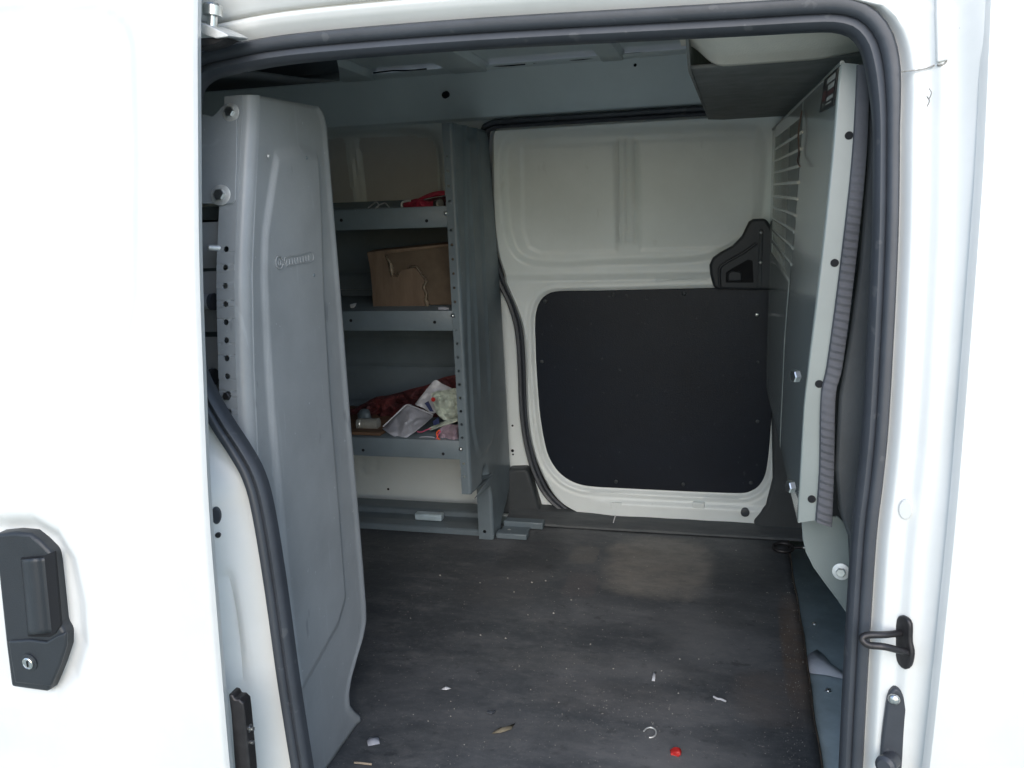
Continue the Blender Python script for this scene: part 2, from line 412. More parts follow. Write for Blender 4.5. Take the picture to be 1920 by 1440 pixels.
def pillow(name, top, bot, yt, yb, bulge, nz, m, parent=None, nu=26, nv=14, seed=0.0, thick=0.5):
    """a crumpled soft thing between an upper and a lower outline (photo pixels), standing at depth yt..yb"""
    T = crom([Vector((a, b, 0)) for a, b in top], nu); B = crom([Vector((a, b, 0)) for a, b in bot], nu)
    V = []; F = []
    for side in (0, 1):
        for j in range(nv):
            for i in range(nu):
                s = i / (nu - 1); t = j / (nv - 1)
                p = T[i].lerp(B[i], t); edge = (4 * s * (1 - s)) ** 0.5 * (4 * t * (1 - t)) ** 0.5
                y = yt + (yb - yt) * t
                c = noise.fractal(Vector((p.x * 0.045 + seed, p.y * 0.045, side * 9.0 + seed)), 1.0, 2.1, 4)
                rg = abs(noise.noise(Vector((p.x * 0.06 + seed * 3, p.y * 0.08, seed))))
                off = (bulge * edge + nz * (c - rg) * (0.25 + edge))
                V.append(hy(p.x, p.y, y + (-off if side == 0 else bulge * thick * edge + nz * 0.2 * c)))
    n = nu * nv
    for j in range(nv - 1):
        for i in range(nu - 1):
            a = j * nu + i; F.append((a, a + nu, a + nu + 1, a + 1)); a += n; F.append((a, a + 1, a + nu + 1, a + nu))
    rim = [i for i in range(nu)] + [j * nu + nu - 1 for j in range(1, nv)] + [(nv - 1) * nu + i for i in range(nu - 2, -1, -1)] + [j * nu for j in range(nv - 2, 0, -1)]
    for i in range(len(rim)):
        a, b = rim[i], rim[(i + 1) % len(rim)]; F.append((a, b, b + n, a + n))
    return put(name, mesh(name, V, F), m, parent, ang=50)

# ================================================================== GROUND
o = surf('ground', 2, 2, lambda u, v: Vector((-60 + 120 * u, -60 + 120 * v, 0)), GROUND)
tag(o, 'grey gravel lot the van is parked on', kind='structure')

# ================================================================== THE VAN
FZ = 0.55
van = empty('cargo_van', (0, 0.75, 0))
tag(van, 'white cargo van seen through its open side door', 'van')

# door seal path on the near side, in photo pixels, then on the body side
NS = lambda z: skin(z) + 0.045
seal_px = [(596, 1640), (582, 1560), (563, 1440), (538, 1281), (513, 1100), (490, 960), (472, 894), (446, 846), (414, 797), (386, 748), (364, 700), (352, 640), (346, 540), (342, 400), (340, 280), (342, 190), (352, 150), (376, 127), (405, 116), (500, 97), (600, 85), (780, 70), (960, 58), (1200, 45), (1400, 34), (1520, 27), (1575, 27), (1615, 40), (1642, 72), (1655, 115), (1661, 170), (1663, 250), (1660, 460), (1645, 762), (1634, 890), (1620, 1014), (1605, 1260), (1596, 1440), (1590, 1560), (1586, 1640)]
seal3 = [hs(a, b, NS) for a, b in seal_px]
SEAL = crom(seal3, 260)
prof_seal = [(.017, .014), (.0178, -.003), (.0145, -.010), (.0065, -.0115), (.0015, -.008), (-.0005, -.001), (-.0035, -.005), (-.0095, -.006), (-.0150, -.001), (-.0170, .008), (-.0170, .022), (.010, .022)]
sl = sweep('door_seal', SEAL, prof_seal, RUBBER, van, ang=50, mod=lambda t, j: 0.76 + 0.24 * float(sst(np.array(SEAL[int(round(t * 259))].z), 1.60, 1.70)))
sl['label'] = 'black rubber seal round the open doorway'
# opening edge as x of z for both sides (outer rim of the seal)
OUT = []
for i_ in range(len(SEAL)):
    t_ = (SEAL[min(i_ + 1, 259)] - SEAL[max(i_ - 1, 0)]).normalized()
    OUT.append(SEAL[i_] + t_.cross(Vector((0, 1, 0))).normalized() * 0.016 * (0.76 + 0.24 * float(sst(np.array(SEAL[i_].z), 1.60, 1.70))))
itop = max(range(len(SEAL)), key=lambda i: SEAL[i].z)
def edge_fn(pts, sgn):
    zs = [p.z for p in pts]; xs = [p.x for p in pts]
    o_ = np.argsort(zs); zs = np.array(zs)[o_]; xs = np.array(xs)[o_]
    return lambda z: float(np.interp(z, zs, xs))
ti = [i for i in range(len(SEAL)) if SEAL[i].x < -0.45]
xl_open = edge_fn([OUT[i] for i in range(len(SEAL)) if i < max(ti) and SEAL[i].x < -0.5 and SEAL[i].z < seal3[16].z], -1)
tr = [i for i in range(len(SEAL)) if SEAL[i].x > 0.02 and i > itop - 40]
xr_open = edge_fn([OUT[i] for i in tr], +1)
ZTOP = SEAL[itop].z

# rear quarter panel with the door jamb (left of the opening)
dent_a = hs(436, 1070, NS); dent_b = hs(467, 1285, NS)
def quarter(u, v):
    z = 0.30 + (1.765 - 0.30) * v; x0 = xl_open(z)
    d = 1.75 * (u ** 3.2)
    y = skin(z) + 0.052 * (1 - float(sst(d, 0.0, 0.095))) + 0.002
    x = x0 - d
    ab = Vector((dent_b.x - dent_a.x, dent_b.z - dent_a.z)); pp = Vector((x - dent_a.x, z - dent_a.z))
    t = max(0, min(1, pp.dot(ab) / ab.dot(ab))); dist = (pp - ab * t).length
    y += 0.016 * math.exp(-(dist / 0.0075) ** 2) * (0.25 + 0.75 * math.sin(math.pi * min(1, 0.15 + t * 0.85)))
    return Vector((x, y, z))
surf('quarter_panel', 70, 150, quarter, WHITE, van)
# B pillar jamb right of the opening, then the front door skin
def pillar(u, v):
    z = 0.30 + (1.97 - 0.30) * v; x0 = xr_open(z) + 0.0005
    xs = max(x0, xr_open(min(z, 1.60)) - 0.004); x = x0 + (xs + 0.112 - x0) * u; d = x - xs
    y = skin(z) + 0.050 - 0.018 * float(sst(x - x0, 0.0, 0.014)) - 0.008 * float(sst(d, 0.028, 0.042)) - 0.024 * float(sst(d, 0.050, 0.088))
    return Vector((x, y, z))
pil = surf('door_pillar', 60, 120, pillar, WHITE, van, flip=True)
def fdoor(u, v):
    z = 0.30 + (1.97 - 0.30) * v; x0 = float(np.interp(z, [0.3, 0.85, 1.2, 1.55, 1.8], [0.218, 0.226, 0.240, 0.252, 0.256]))
    d = 1.0 * u ** 2.5
    y = skin(z) - 0.004 + 0.02 * (1 - float(sst(d, -0.006, 0.007)))
    return Vector((x0 + d, y, z))
surf('front_door', 40, 60, fdoor, WHITE, van, flip=True)
# upper side rail above the doorway
rz = ZTOP
_rt = sorted((p.x, p.z) for p in SEAL if p.z > ZTOP - 0.075 and -0.705 < p.x < 0.10)
RTX = [a for a, _ in _rt] + [0.3, 1.4]; RTZ = [b for _, b in _rt] + [ZTOP, ZTOP - 0.01]
prof = [(0.062, -0.006), (0.050, -0.002), (0.040, 0.006), (0.028, 0.016), (0.022, 0.024), (0.026, 0.029), (0.040, 0.031), (0.040, 0.034), (0.024, 0.036), (0.010, 0.050), (0.002, 0.064), (0.006, 0.071)]
def rail(u, v):
    i = v * (len(prof) - 1); a = int(min(i, len(prof) - 2)); s = i - a
    yo = prof[a][0] * (1 - s) + prof[a + 1][0] * s; zo = prof[a][1] * (1 - s) + prof[a + 1][1] * s
    x = -2.0 + 3.3 * u
    z = float(np.interp(x, RTX, RTZ)) + 0.012 + zo + 0.004
    return Vector((x, skin(z) + yo, z))
surf('side_rail', 120, 41, rail, WHITE, van, flip=True, ang=60)
surf('door_track', 2, 2, lambda u, v: Vector((-2.0 + 3.3 * u, skin(1.84) + 0.03 - 0.01 * v, ZTOP + 0.078 + 0.04 * v)), HOLE, van, solid=0.004)
surf('gutter', 2, 2, lambda u, v: Vector((-2.0 + 3.3 * u, skin(1.88) + 0.060 - 0.09 * v, ZTOP + 0.108 + 0.012 * v)), WHITE, van, solid=0.004)
# roof with inner skin, cross bows and the rail above the far door
surf('roof', 30, 12, lambda u, v: Vector((-2.0 + 3.3 * u, 0.10 + 1.32 * v, 1.915 + 0.02 * math.sin(math.pi * v))), WHITE_IN, van, flip=True, solid=0.01, off=1)
for (xa, xb) in ((-1.09, -0.985), (-0.76, -0.655), (-0.345, -0.285)):
    def bow(u, v, xa=xa, xb=xb):
        c = [(0, 0.022), (0.06, 0.0), (0.94, 0.0), (1, 0.022)]; i = u * 3; a = int(min(i, 2)); s = i - a
        xx = c[a][0] * (1 - s) + c[a + 1][0] * s; zz = c[a][1] * (1 - s) + c[a + 1][1] * s
        return Vector((xa + (xb - xa) * xx, 0.15 + 1.225 * v, 1.888 + zz + 0.012 * math.sin(math.pi * v)))
    surf('roof_bow', 13, 14, bow, WHITE_IN, van, solid=0.002, ang=25)
def frail(u, v):
    x = -2.0 + 3.3 * u
    pr = [(1.345, 1.900), (1.352, 1.894), (1.366, 1.890), (1.385, 1.84), (1.400, 1.79), (1.408, 1.772), (1.432, 1.764)]
    i = v * (len(pr) - 1); a = int(min(i, len(pr) - 2)); s = i - a
    y = pr[a][0] * (1 - s) + pr[a + 1][0] * s; z = pr[a][1] * (1 - s) + pr[a + 1][1] * s
    y += 0.022 * float(1 - sst(x, -0.86, -0.60)) * math.sin(math.pi * v)
    return Vector((x, y, z))
surf('roof_rail', 110, 31, frail, WHITE_IN, van, ang=50)
FR = lambda z: float(np.interp(z, [1.764, 1.79, 1.84, 1.89], [1.42, 1.405, 1.39, 1.36]))
lathe('rail_plug', hs(835, 178, FR) + Vector((0, -0.0, 0)), (0, -1, -0.25), [(-0.03, 0.0095), (0.004, 0.0095)], HOLE, van, n=18)
lathe('rail_plug', hs(1191, 122, FR), (0, -1, -0.25), [(-0.03, 0.004), (0.003, 0.004)], HOLE, van, n=12)
for a, b in (((700, 137), (800, 129)), ((868, 128), (985, 120)), ((1000, 118), (1118, 108)), ((1150, 105), (1270, 95))):
    p, q = hs(*a, lambda z: 1.352), hs(*b, lambda z: 1.352)
    tube('sealer_line', [p, p.lerp(q, .35) + Vector((0, 0, .002)), p.lerp(q, .7) - Vector((0, 0, .001)), q], 0.0022, HOLE, van)

# far door outline (photo pixels) and its grid
FD = lambda z: far(z) - 0.012
L_px = [(940, 238), (926, 243), (920, 254), (920, 300), (922, 400), (930, 470), (948, 528), (972, 585), (984, 640), (990, 780), (1003, 850), (1026, 905), (1050, 938), (1082, 957)]
L3 = crom([hs(a, b, FD) for a, b in L_px], 90)
zt, zb = L3[0].z, L3[-1].z
zl = np.array([p.z for p in L3][::-1]); xlz = np.array([p.x for p in L3][::-1])
def door_left(z): return float(np.interp(z, zl, xlz))
R_px = [(1450, 225), (1452, 600), (1446, 740), (1444, 840), (1441, 900), (1435, 930), (1424, 951), (1404, 970)]
R3 = crom([hs(a, b, FD) for a, b in R_px], 60)
zr = np.array([p.z for p in R3][::-1]); xrz = np.array([p.x for p in R3][::-1])
def door_right(z): return float(np.interp(z, zr, xrz))
def P2(pxs): return [(p.x, p.z) for p in (hs(a, b, FD) for a, b in pxs)]
def roundpoly(pxs, n=80): return [(p.x, p.y) for p in crom([Vector((a, b, 0)) for a, b in pxs], n, closed=True)]
win = P2(roundpoly([(936, 300), (950, 258), (1000, 246), (1200, 238), (1400, 232), (1432, 250), (1436, 330), (1420, 425), (1360, 474), (1300, 492), (1150, 497), (1030, 502), (975, 490), (950, 455), (940, 390)]))
pl = P2([(975, 275), (1150, 268), (1155, 472), (1010, 475), (988, 464), (977, 430)])
pr_ = P2([(1196, 265), (1418, 255), (1414, 436), (1390, 466), (1200, 470)])
panel_px = [(p.x, p.y) for p in crom([Vector((a, b, 0)) for a, b in [(1003, 620), (1004, 590), (1011, 567), (1024, 553), (1048, 546), (1120, 545), (1200, 543), (1330, 540), (1440, 537)]], 60)] + [(1455, 536)] + [(p.x, p.y) for p in crom([Vector((a, b, 0)) for a, b in [(1452, 700), (1446, 790), (1440, 860), (1434, 892), (1423, 911), (1408, 921), (1388, 925), (1320, 923), (1250, 920), (1170, 916), (1115, 913), (1085, 908), (1060, 896), (1040, 876), (1025, 846), (1014, 790), (1009, 740), (1005, 680)]], 120)]
lip = P2(panel_px)
nu, nv = 170, 230
pts = []
for j in range(nv):
    v = j / (nv - 1); z = zb + (zt - zb) * v
    x0, x1 = door_left(z), door_right(z) + 0.02
    for i in range(nu): pts.append((x0 + (x1 - x0) * i / (nu - 1), 0, z))
pts = np.array(pts); q = pts[:, [0, 2]]
h = np.zeros(len(pts))
h += -0.016 * (1 - sst(sdf(q, win), -0.022, 0.004))                 # window blank pressed outwards
for pp in (pl, pr_):
    s = sdf(q, pp); h += -0.004 * (1 - sst(s, -0.006, 0.004))
for xx in (1160, 1174, 1188):
    a = hs(xx, 262, FD); b = hs(xx + 1, 455, FD)
    t = np.clip((q[:, 1] - b.z) / (a.z - b.z), 0, 1); xc = b.x + (a.x - b.x) * t
    h += 0.008 * np.exp(-((q[:, 0] - xc) / 0.0055) ** 2) * sst(q[:, 1], b.z - .01, b.z + .01) * (1 - sst(q[:, 1], a.z - .01, a.z + .01))
zc = hs(1150, 517, FD).z
h += 0.020 * (1 - sst(q[:, 1], zc - 0.016, zc + 0.012))               # lower half stands in
s = sdf(q, lip); h += -0.012 * (1 - sst(s, 0.0, 0.010)) - 0.003 * np.exp(-((s - 0.022) / 0.004) ** 2)
za = hs(1250, 938, FD).z
h += 0.010 * (1 - sst(q[:, 1], za - 0.010, za + 0.002)) * sst(q[:, 0], hs(1100, 930, FD).x, hs(1160, 930, FD).x)
ed = np.minimum(pts[:, 0] - np.array([door_left(z) for z in pts[:, 2]]), 1); ed = np.minimum(ed, zt - pts[:, 2])
h -= 0.014 * (1 - sst(ed, 0.0, 0.010))
pts[:, 1] = np.array([FD(z) for z in pts[:, 2]]) - h
fdr = gridmesh('sliding_door', pts, nu, nv, WHITE_IN, van, ang=50)
fdr['label'] = 'closed far sliding door with black lower board'
FP = lambda z: FD(z) - 0.013
bp = [hs(a, b, FP) for a, b in panel_px]
tp = prism('trim_panel', bp, (0, 0.008, 0), BLACKP, fdr, bevel=0.002); tp['label'] = 'matte black board fixed to the lower half of the door'
for a, b in ((1150, 553), (1283, 551), (1419, 590), (1016, 678), (1174, 733), (1281, 736), (1421, 678), (1420, 790), (1155, 903), (1281, 908), (1408, 905), (1022, 565)):
    dome('clip', hs(a, b, lambda z: FP(z) - 0.001), (0, -1, 0), 0.0062, TRIM if (a, b) != (1419, 590) else ZINC, fdr)
lc_px = [(1404, 416), (1412, 411), (1436, 410), (1446, 424), (1486, 545), (1345, 543), (1337, 538), (1331, 514), (1330, 497), (1336, 484), (1350, 474), (1374, 461), (1391, 443)]
LC = lambda z: FP(z) - 0.030
lc = prism('latch_cover', [hs(a, b, LC) for a, b in lc_px], (0, 0.040, 0), PLAST, fdr, bevel=0.008, seg=3)
pocket = prism('latch_pocket', [hs(a, b, lambda z: LC(z) - 0.002) for a, b in ((1361, 530), (1361, 512), (1368, 506), (1402, 487), (1411, 489), (1413, 530))], (0, 0.006, 0), HOLE, fdr, bevel=0.001)
prism('latch_lever', [hs(a, b, lambda z: LC(z) - 0.007) for a, b in ((1365, 527), (1365, 513), (1372, 508), (1390, 510), (1391, 527))], (0, 0.010, 0), PLAST, fdr, bevel=0.003)
tube('latch_rim', [hs(a, b, lambda z: LC(z) - 0.004) for a, b in ((1350, 538), (1349, 505), (1362, 492), (1395, 473), (1418, 456))], 0.004, PLAST, fdr)
prism('latch_strap', [hs(a, b, lambda z: LC(z) - 0.003) for a, b in ((1424, 430), (1431, 430), (1427, 540), (1420, 540))], (0, 0.008, 0), TRIM, fdr, bevel=0.002)
for a, b in ((1427, 436), (1426, 492)): dome('screw', hs(a, b, lambda z: LC(z) - 0.004), (0, -1, 0), 0.0045, ZINC, fdr)
lathe('drain_plug', hs(1397, 961, lambda z: FD(z) - 0.034), (0, -1, 0), [(-0.01, 0.0125), (0.003, 0.0125), (0.004, 0.010)], RUBBER, fdr, n=20)
for a in (1155, 1310):
    p = hs(a, 948, lambda z: FD(z) - 0.030)
    box('door_stop', p - Vector((.018, .0, .010)), p + Vector((.018, .012, .010)), WHITE_IN, fdr, bevel=0.003)
# far seal
FSL = lambda z: far(z) - 0.006
fs_px = [(1460, 201), (1320, 208), (1100, 222), (945, 232), (918, 237), (908, 250), (907, 300), (911, 400), (920, 468), (938, 522), (963, 578), (976, 640), (983, 780), (996, 856), (1016, 908), (1036, 936), (1062, 958)]
s2 = sweep('door_seal', crom([hs(a, b, FSL) for a, b in fs_px][::-1], 160), [(.013, .014), (.013, -.006), (.008, -.012), (.001, -.010), (-.001, -.005), (-.006, -.010), (-.012, -.006), (-.013, .014)], RUBBER, van, ang=50)
s2['label'] = 'black rubber seal round the far sliding door'

# far rear quarter wall with its pressed window blank
nu, nv = 130, 150
pts = np.array([(-2.0 + ((door_left(z) - 0.010) + 2.0) * (i / (nu - 1)) ** 0.8, 0, z) for z in np.linspace(0.53, 1.78, nv) for i in range(nu)])
q = pts[:, [0, 2]]
W = lambda z: far(z) + 0.012
wb = [(p.x, p.z) for p in (hs(a, b, W) for a, b in roundpoly([(560, 262), (600, 246), (700, 240), (780, 240), (812, 252), (826, 290), (828, 400), (820, 520), (600, 540), (560, 520), (545, 400)], 60))]
h = -0.036 * (1 - sst(sdf(q, wb), -0.02, 0.004))
for xx in (645, 657):
    a = hs(xx, 270, W).x; h += 0.006 * np.exp(-((q[:, 0] - a) / 0.006) ** 2) * (sdf(q, wb) < 0)
a = hs(760, 945, W).z; h += 0.022 * (1 - sst(q[:, 1], a - 0.008, a + 0.002))
em = [(p.x, p.z) for p in (hs(a, b, W) for a, b in ((678, 840), (706, 840), (704, 885), (694, 893), (684, 890), (679, 880)))]
h += -0.004 * np.exp(-(sdf(q, em) / 0.004) ** 2)
pts[:, 1] = np.array([W(z) for z in pts[:, 2]]) - h
fw = gridmesh('quarter_wall', pts, nu, nv, WHITE_IN, van, ang=50)
for a, b, r in ((961, 798, .0035), (949, 833, .0035), (961, 845, .005), (962, 852, .003), (728, 917, .004)):
    lathe('hole', hs(a, b, W), (0, -1, 0), [(-.004, r), (.0012, r)], HOLE, fw, n=12)
bt = prism('pillar_foot_trim', [hs(a, b, lambda z: W(z) - 0.045) for a, b in ((936, 965), (946, 890), (953, 881), (985, 880), (991, 888), (1012, 960))], (0, 0.055, 0), TRIM, van, bevel=0.008, seg=3)

# load floor
def fp(px, py): p = hz(px, py, FZ); return p.x, p.y
pa, pb = fp(1150, 1108), fp(1325, 1108); pc = fp(1230, 1012)
FLOOR_PATCHES = []
def patch_px(cx, cy, wx, wy, col, k, soft=0.5):
    c = fp(cx, cy); rx = abs(fp(cx + wx, cy)[0] - c[0]); ry = abs(fp(cx, cy + wy)[1] - c[1])
    FLOOR_PATCHES.append(((c[0], c[1], rx, ry, soft), col, k))
patch_px(1235, 1060, 98, 58, (0.21, 0.192, 0.168), 0.85, 0.9)
patch_px(1095, 1040, 26, 16, (0.15, 0.14, 0.125), 0.6, 0.7)
patch_px(1090, 1095, 32, 24, (0.115, 0.10, 0.098), 0.5, 0.7)
patch_px(1300, 1185, 60, 50, (0.13, 0.13, 0.13), 0.45, 1.6)
patch_px(1080, 1390, 260, 40, (0.15, 0.148, 0.148), 0.4, 1.6)
patch_px(1120, 1250, 200, 20, (0.15, 0.146, 0.142), 0.35, 1.6)
patch_px(1150, 1310, 150, 34, (0.125, 0.118, 0.115), 0.40, 1.6)
patch_px(945, 1090, 70, 46, (0.085, 0.08, 0.078), 0.4, 1.6)
patch_px(900, 1205, 70, 16, (0.13, 0.132, 0.135), 0.28, 1.5)
patch_px(850, 1300, 140, 60, (0.085, 0.088, 0.095), 0.4, 1.6)
patch_px(1488, 1210, 22, 110, (0.15, 0.095, 0.06), 0.6, 1.2)
patch_px(1460, 1310, 80, 50, (0.13, 0.105, 0.088), 0.5, 1.4)
patch_px(1000, 1040, 60, 30, (0.02, 0.022, 0.025), 0.5, 0.8)
patch_px(1180, 1180, 90, 35, (0.03, 0.034, 0.04), 0.35, 1.7)
patch_px(1400, 1110, 70, 70, (0.028, 0.032, 0.034), 0.5, 0.9)
FLOORM = floor_material()
def lin(u, v):
    y = 0.03 + (1.428 - 0.03) * v; xr = 0.165 + 0.0016 * math.sin(9 * y) + 0.0008 * math.sin(31 * y)
    x = -2.0 + (xr + 2.0) * u
    return Vector((x, y, FZ + 0.0015 * noise.noise(Vector((x * 5, y * 5, 0)))))
fl = surf('load_floor', 120, 80, lin, FLOORM, van, solid=0.006, off=-1)
fl['label'] = 'scuffed dark rubber load floor with dust and a pale rubbed patch'
pan = surf('floor_pan', 2, 2, lambda u, v: Vector((-2.0 + 3.3 * u, 0.0 + 1.55 * v, FZ - 0.012)), PANF, van, solid=0.02, off=-1)
fl_edge = [Vector((0.166 + 0.0016 * math.sin(9 * y) + 0.0008 * math.sin(31 * y), y, FZ + 0.0015)) for y in np.linspace(0.05, 1.42, 50)]
tube('floor_edge_bead', fl_edge, 0.0016, mat('rusty_edge', (0.09, 0.065, 0.045), 0.8, var=0.6, vscale=30, tint=(0.03, 0.03, 0.03)), van, n=80, axis=Vector((0, 0, 1)))
for a, b in ((1527, 1169), (1553, 1294)): dome('floor_screw', hz(a, b, FZ - 0.010), (0, 0, 1), 0.006, ZINC, van)
# raised far sill with its lip
def sill(u, v):
    pr = [(1.425, 0.0), (1.427, 0.006), (1.434, 0.009), (1.450, 0.012), (1.470, 0.017), (1.49, 0.024), (1.56, 0.028)]
    i = v * (len(pr) - 1); a = int(min(i, len(pr) - 2)); s = i - a
    x = -0.68 + 1.9 * u
    return Vector((x, pr[a][0] * (1 - s) + pr[a + 1][0] * s, FZ + pr[a][1] * (1 - s) + pr[a + 1][1] * s + 0.0015 * noise.noise(Vector((x * 12, v * 3, 1)))))
surf('door_sill', 90, 25, sill, mat('dusty_sill_rubber', (0.048, 0.054, 0.058), 0.7, var=0.7, vscale=14, tint=(0.10, 0.106, 0.108), bump=0.3, bscale=70, stretch=(0.7, 3, 3)), van, ang=40)
# far front pillar trim, cab bulkhead behind the partition, shell closures
prism('pillar_trim', [hs(a, b, lambda z: far(z) - 0.05) for a, b in ((1452, 560), (1446, 700), (1449, 900), (1436, 950), (1412, 978), (1420, 1002), (1700, 1012), (1700, 560))], (0, 0.05, 0), TRIM, van, bevel=0.010, seg=3)
for ya_ in (0.14, 0.92): box('seat_back', (0.66, ya_, FZ), (0.78, ya_ + 0.48, 1.20), TRIM, van, bevel=0.04, seg=4)
surf('rear_wall', 2, 2, lambda u, v: Vector((-2.0, -0.05 + 1.65 * u, 0.3 + 1.65 * v)), WHITE_IN, van, solid=0.01)
surf('dashboard', 2, 2, lambda u, v: Vector((1.22, -0.05 + 1.65 * u, 0.3 + 0.85 * v)), TRIM, van, solid=0.01)
surf('windscreen', 2, 2, lambda u, v: Vector((1.22 - 0.10 * v, 0.02 + 1.50 * u, 1.15 + 0.75 * v)), GLASS, van, solid=0.004)
surf('cab_door_trim', 2, 12, lambda u, v: Vector((0.135 + 1.08 * u, far(0.5 + 1.4 * v) - 0.03, 0.5 + 1.4 * v)), TRIM, van, solid=0.004)
surf('far_skin', 2, 20, lambda u, v: Vector((-2.0 + 3.3 * u, 1.55 - skin(0.3 + 1.65 * v), 0.3 + 1.65 * v)), WHITE, van, solid=0.004)
surf('rocker', 2, 2, lambda u, v: Vector((-2.0 + 3.3 * u, -0.01 + 0.05 * v, 0.2 + 0.34 * v)), WHITE, van, solid=0.004)
# inner lining of the near side behind the doorway rim
surf('inner_lining', 2, 20, lambda u, v: Vector((-2.0 + (1.18) * u, skin(0.55 + 1.36 * v) + 0.062, 0.55 + 1.36 * v)), WHITE_IN, van, solid=0.004)
def corner_shade(u, v):
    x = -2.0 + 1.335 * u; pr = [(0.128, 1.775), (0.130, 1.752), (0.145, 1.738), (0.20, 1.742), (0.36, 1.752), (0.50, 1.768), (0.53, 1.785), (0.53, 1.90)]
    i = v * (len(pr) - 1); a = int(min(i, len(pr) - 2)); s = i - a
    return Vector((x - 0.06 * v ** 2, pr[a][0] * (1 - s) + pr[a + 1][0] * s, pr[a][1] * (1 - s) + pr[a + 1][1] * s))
surf('corner_shade_panel', 20, 36, corner_shade, TRIM, van, ang=50, solid=0.004)  # added dark panel standing in for the unlit corner above the near shelves
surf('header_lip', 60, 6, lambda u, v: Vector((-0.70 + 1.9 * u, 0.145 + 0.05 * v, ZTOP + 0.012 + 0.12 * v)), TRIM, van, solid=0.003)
pt_px = [(1628, 110), (1668, 110), (1672, 300), (1668, 500), (1650, 800), (1630, 1000), (1600, 1150), (1592, 1010), (1574, 960), (1566, 880), (1574, 740), (1592, 640), (1612, 500), (1628, 300)]
prism('pillar_trim', [hs(a, b, lambda z: skin(z) + 0.115) for a, b in pt_px], (0, 0.02, 0), TRIM, van, bevel=0.004)

# tie-down ring on the floor
tr_c = hz(1468, 1030, FZ + 0.004)
rg = [tr_c + Vector((0.026 * math.cos(t), 0.020 * math.sin(t), 0.006 + 0.004 * math.sin(t))) for t in np.linspace(0, 2 * math.pi, 24)]
td = tube('tie_down_ring', rg, 0.0055, DARKST, van, n=40, axis=Vector((0, 0, 1)))
tube('ring_bar', [tr_c + Vector((0.022, 0.0, 0.006)), tr_c + Vector((0.045, 0.002, 0.008)), tr_c + Vector((0.075, 0.004, 0.006))], 0.004, DARKST, td, axis=Vector((0, 0, 1)))
dome('screw', tr_c + Vector((0.056, 0.0, 0.011)), (0, -.3, 1), 0.006, ZINC, td)

# overhead shelf lined in beige, above the partition
HB = 1.722
def hl(u, v):
    # section running from the near rounded end (v=0) to the far side
    pr = [(0.135, 1.905), (0.150, 1.865), (0.185, 1.815), (0.235, 1.765), (0.300, 1.732), (0.345, HB)]
    i = v * (len(pr) - 1); a = int(min(i, len(pr) - 2)); s = i - a
    y = pr[a][0] * (1 - s) + pr[a + 1][0] * s; z = pr[a][1] * (1 - s) + pr[a + 1][1] * s
    x = -0.080 + 0.95 * u ** 2.2
    e = float(1 - sst(np.array(x), -0.072, 0.0)); y += 0.022 * e ** 2 + 0.05 * float(sst(np.array(x), 0.10, 0.3))
    z += 0.012 * float(sst(np.array(x), 0.10, 0.2)) + 0.036 * e ** 2.2 * v
    return Vector((x, y, z))
hlo = surf('headliner', 60, 26, hl, BEIGE, van, flip=True, solid=0.004, off=-1)
hlo['label'] = 'beige padded end of the overhead shelf'
bm = bmesh.new()
yn = [(0.165, 1.905), (0.180, 1.865), (0.215, 1.815), (0.265, 1.765), (0.330, 1.732), (0.365, HB)]
under = [Vector((-0.069, 0.366, HB + 0.003)), Vector((0.85, 0.41, HB + 0.012)), Vector((0.85, 1.41, HB + 0.004)), Vector((-0.030, 1.41, HB + 0.004)), Vector((-0.069, 1.37, HB + 0.004))]
prism('shelf_underside', under, (0, 0, 0.006), FELT, hlo, bevel=0.002)
rear = [Vector((-0.070, y + 0.006, z)) for y, z in yn] + [Vector((-0.070, 1.37, HB + 0.004)), Vector((-0.070, 1.37, 1.905))]
prism('shelf_back', rear, (0.004, 0, 0), FELT, hlo, bevel=0.0)
cnr = [Vector((-0.070, 1.37, 1.905)), Vector((-0.070, 1.37, HB + .004)), Vector((-0.030, 1.412, HB + .004)), Vector((-0.030, 1.412, 1.905))]
prism('shelf_corner', cnr, (0.002, 0.002, 0), FELT, hlo, bevel=0.0)

# striker, buffer, plug and seam on the pillar
PJ = lambda z: skin(z) + 0.028
stp = hs(1698, 1202, PJ)
sa = Vector((-0.82, -0.57, 0)).normalized(); sb = Vector((0.57, -0.82, 0)).normalized()
outl = [(-.008, .030), (.002, .033), (.010, .028), (.012, .006), (.016, -.006), (.014, -.024), (.006, -.033), (-.004, -.031), (-.010, -.020), (-.013, -.002), (-.012, .016)]
stk = prism('striker_plate', [stp + sb * a + Vector((0, 0, b)) for a, b in [(p.x, p.y) for p in crom([Vector((a, b, 0)) for a, b in outl], 30, closed=True)]], sa * 0.006, DARKST, van, bevel=0.002)
tube('striker_bar', [stp + sb * -.004 + Vector((0, 0, .009)), hs(1660, 1190, lambda z: PJ(z) - .015), hs(1628, 1191, lambda z: PJ(z) - .020), hs(1616, 1197, lambda z: PJ(z) - .022), hs(1628, 1209, lambda z: PJ(z) - .024), hs(1660, 1213, lambda z: PJ(z) - .024), stp + sb * .004 + Vector((0, -.006, -.010))], 0.0042, DARKST, stk, n=50, seg=10)
bf = [(1676, 1291), (1684, 1290), (1697, 1310), (1706, 1350), (1710, 1400), (1706, 1470), (1690, 1520), (1656, 1520), (1650, 1470), (1653, 1400), (1660, 1340), (1666, 1306)]
bfo = prism('buffer_plate', [hs(p.x, p.y, lambda z: PJ(z) - .004) for p in crom([Vector((a, b, 0)) for a, b in bf], 40, closed=True)], (0, 0.012, 0), RUBBER, van, bevel=0.003)
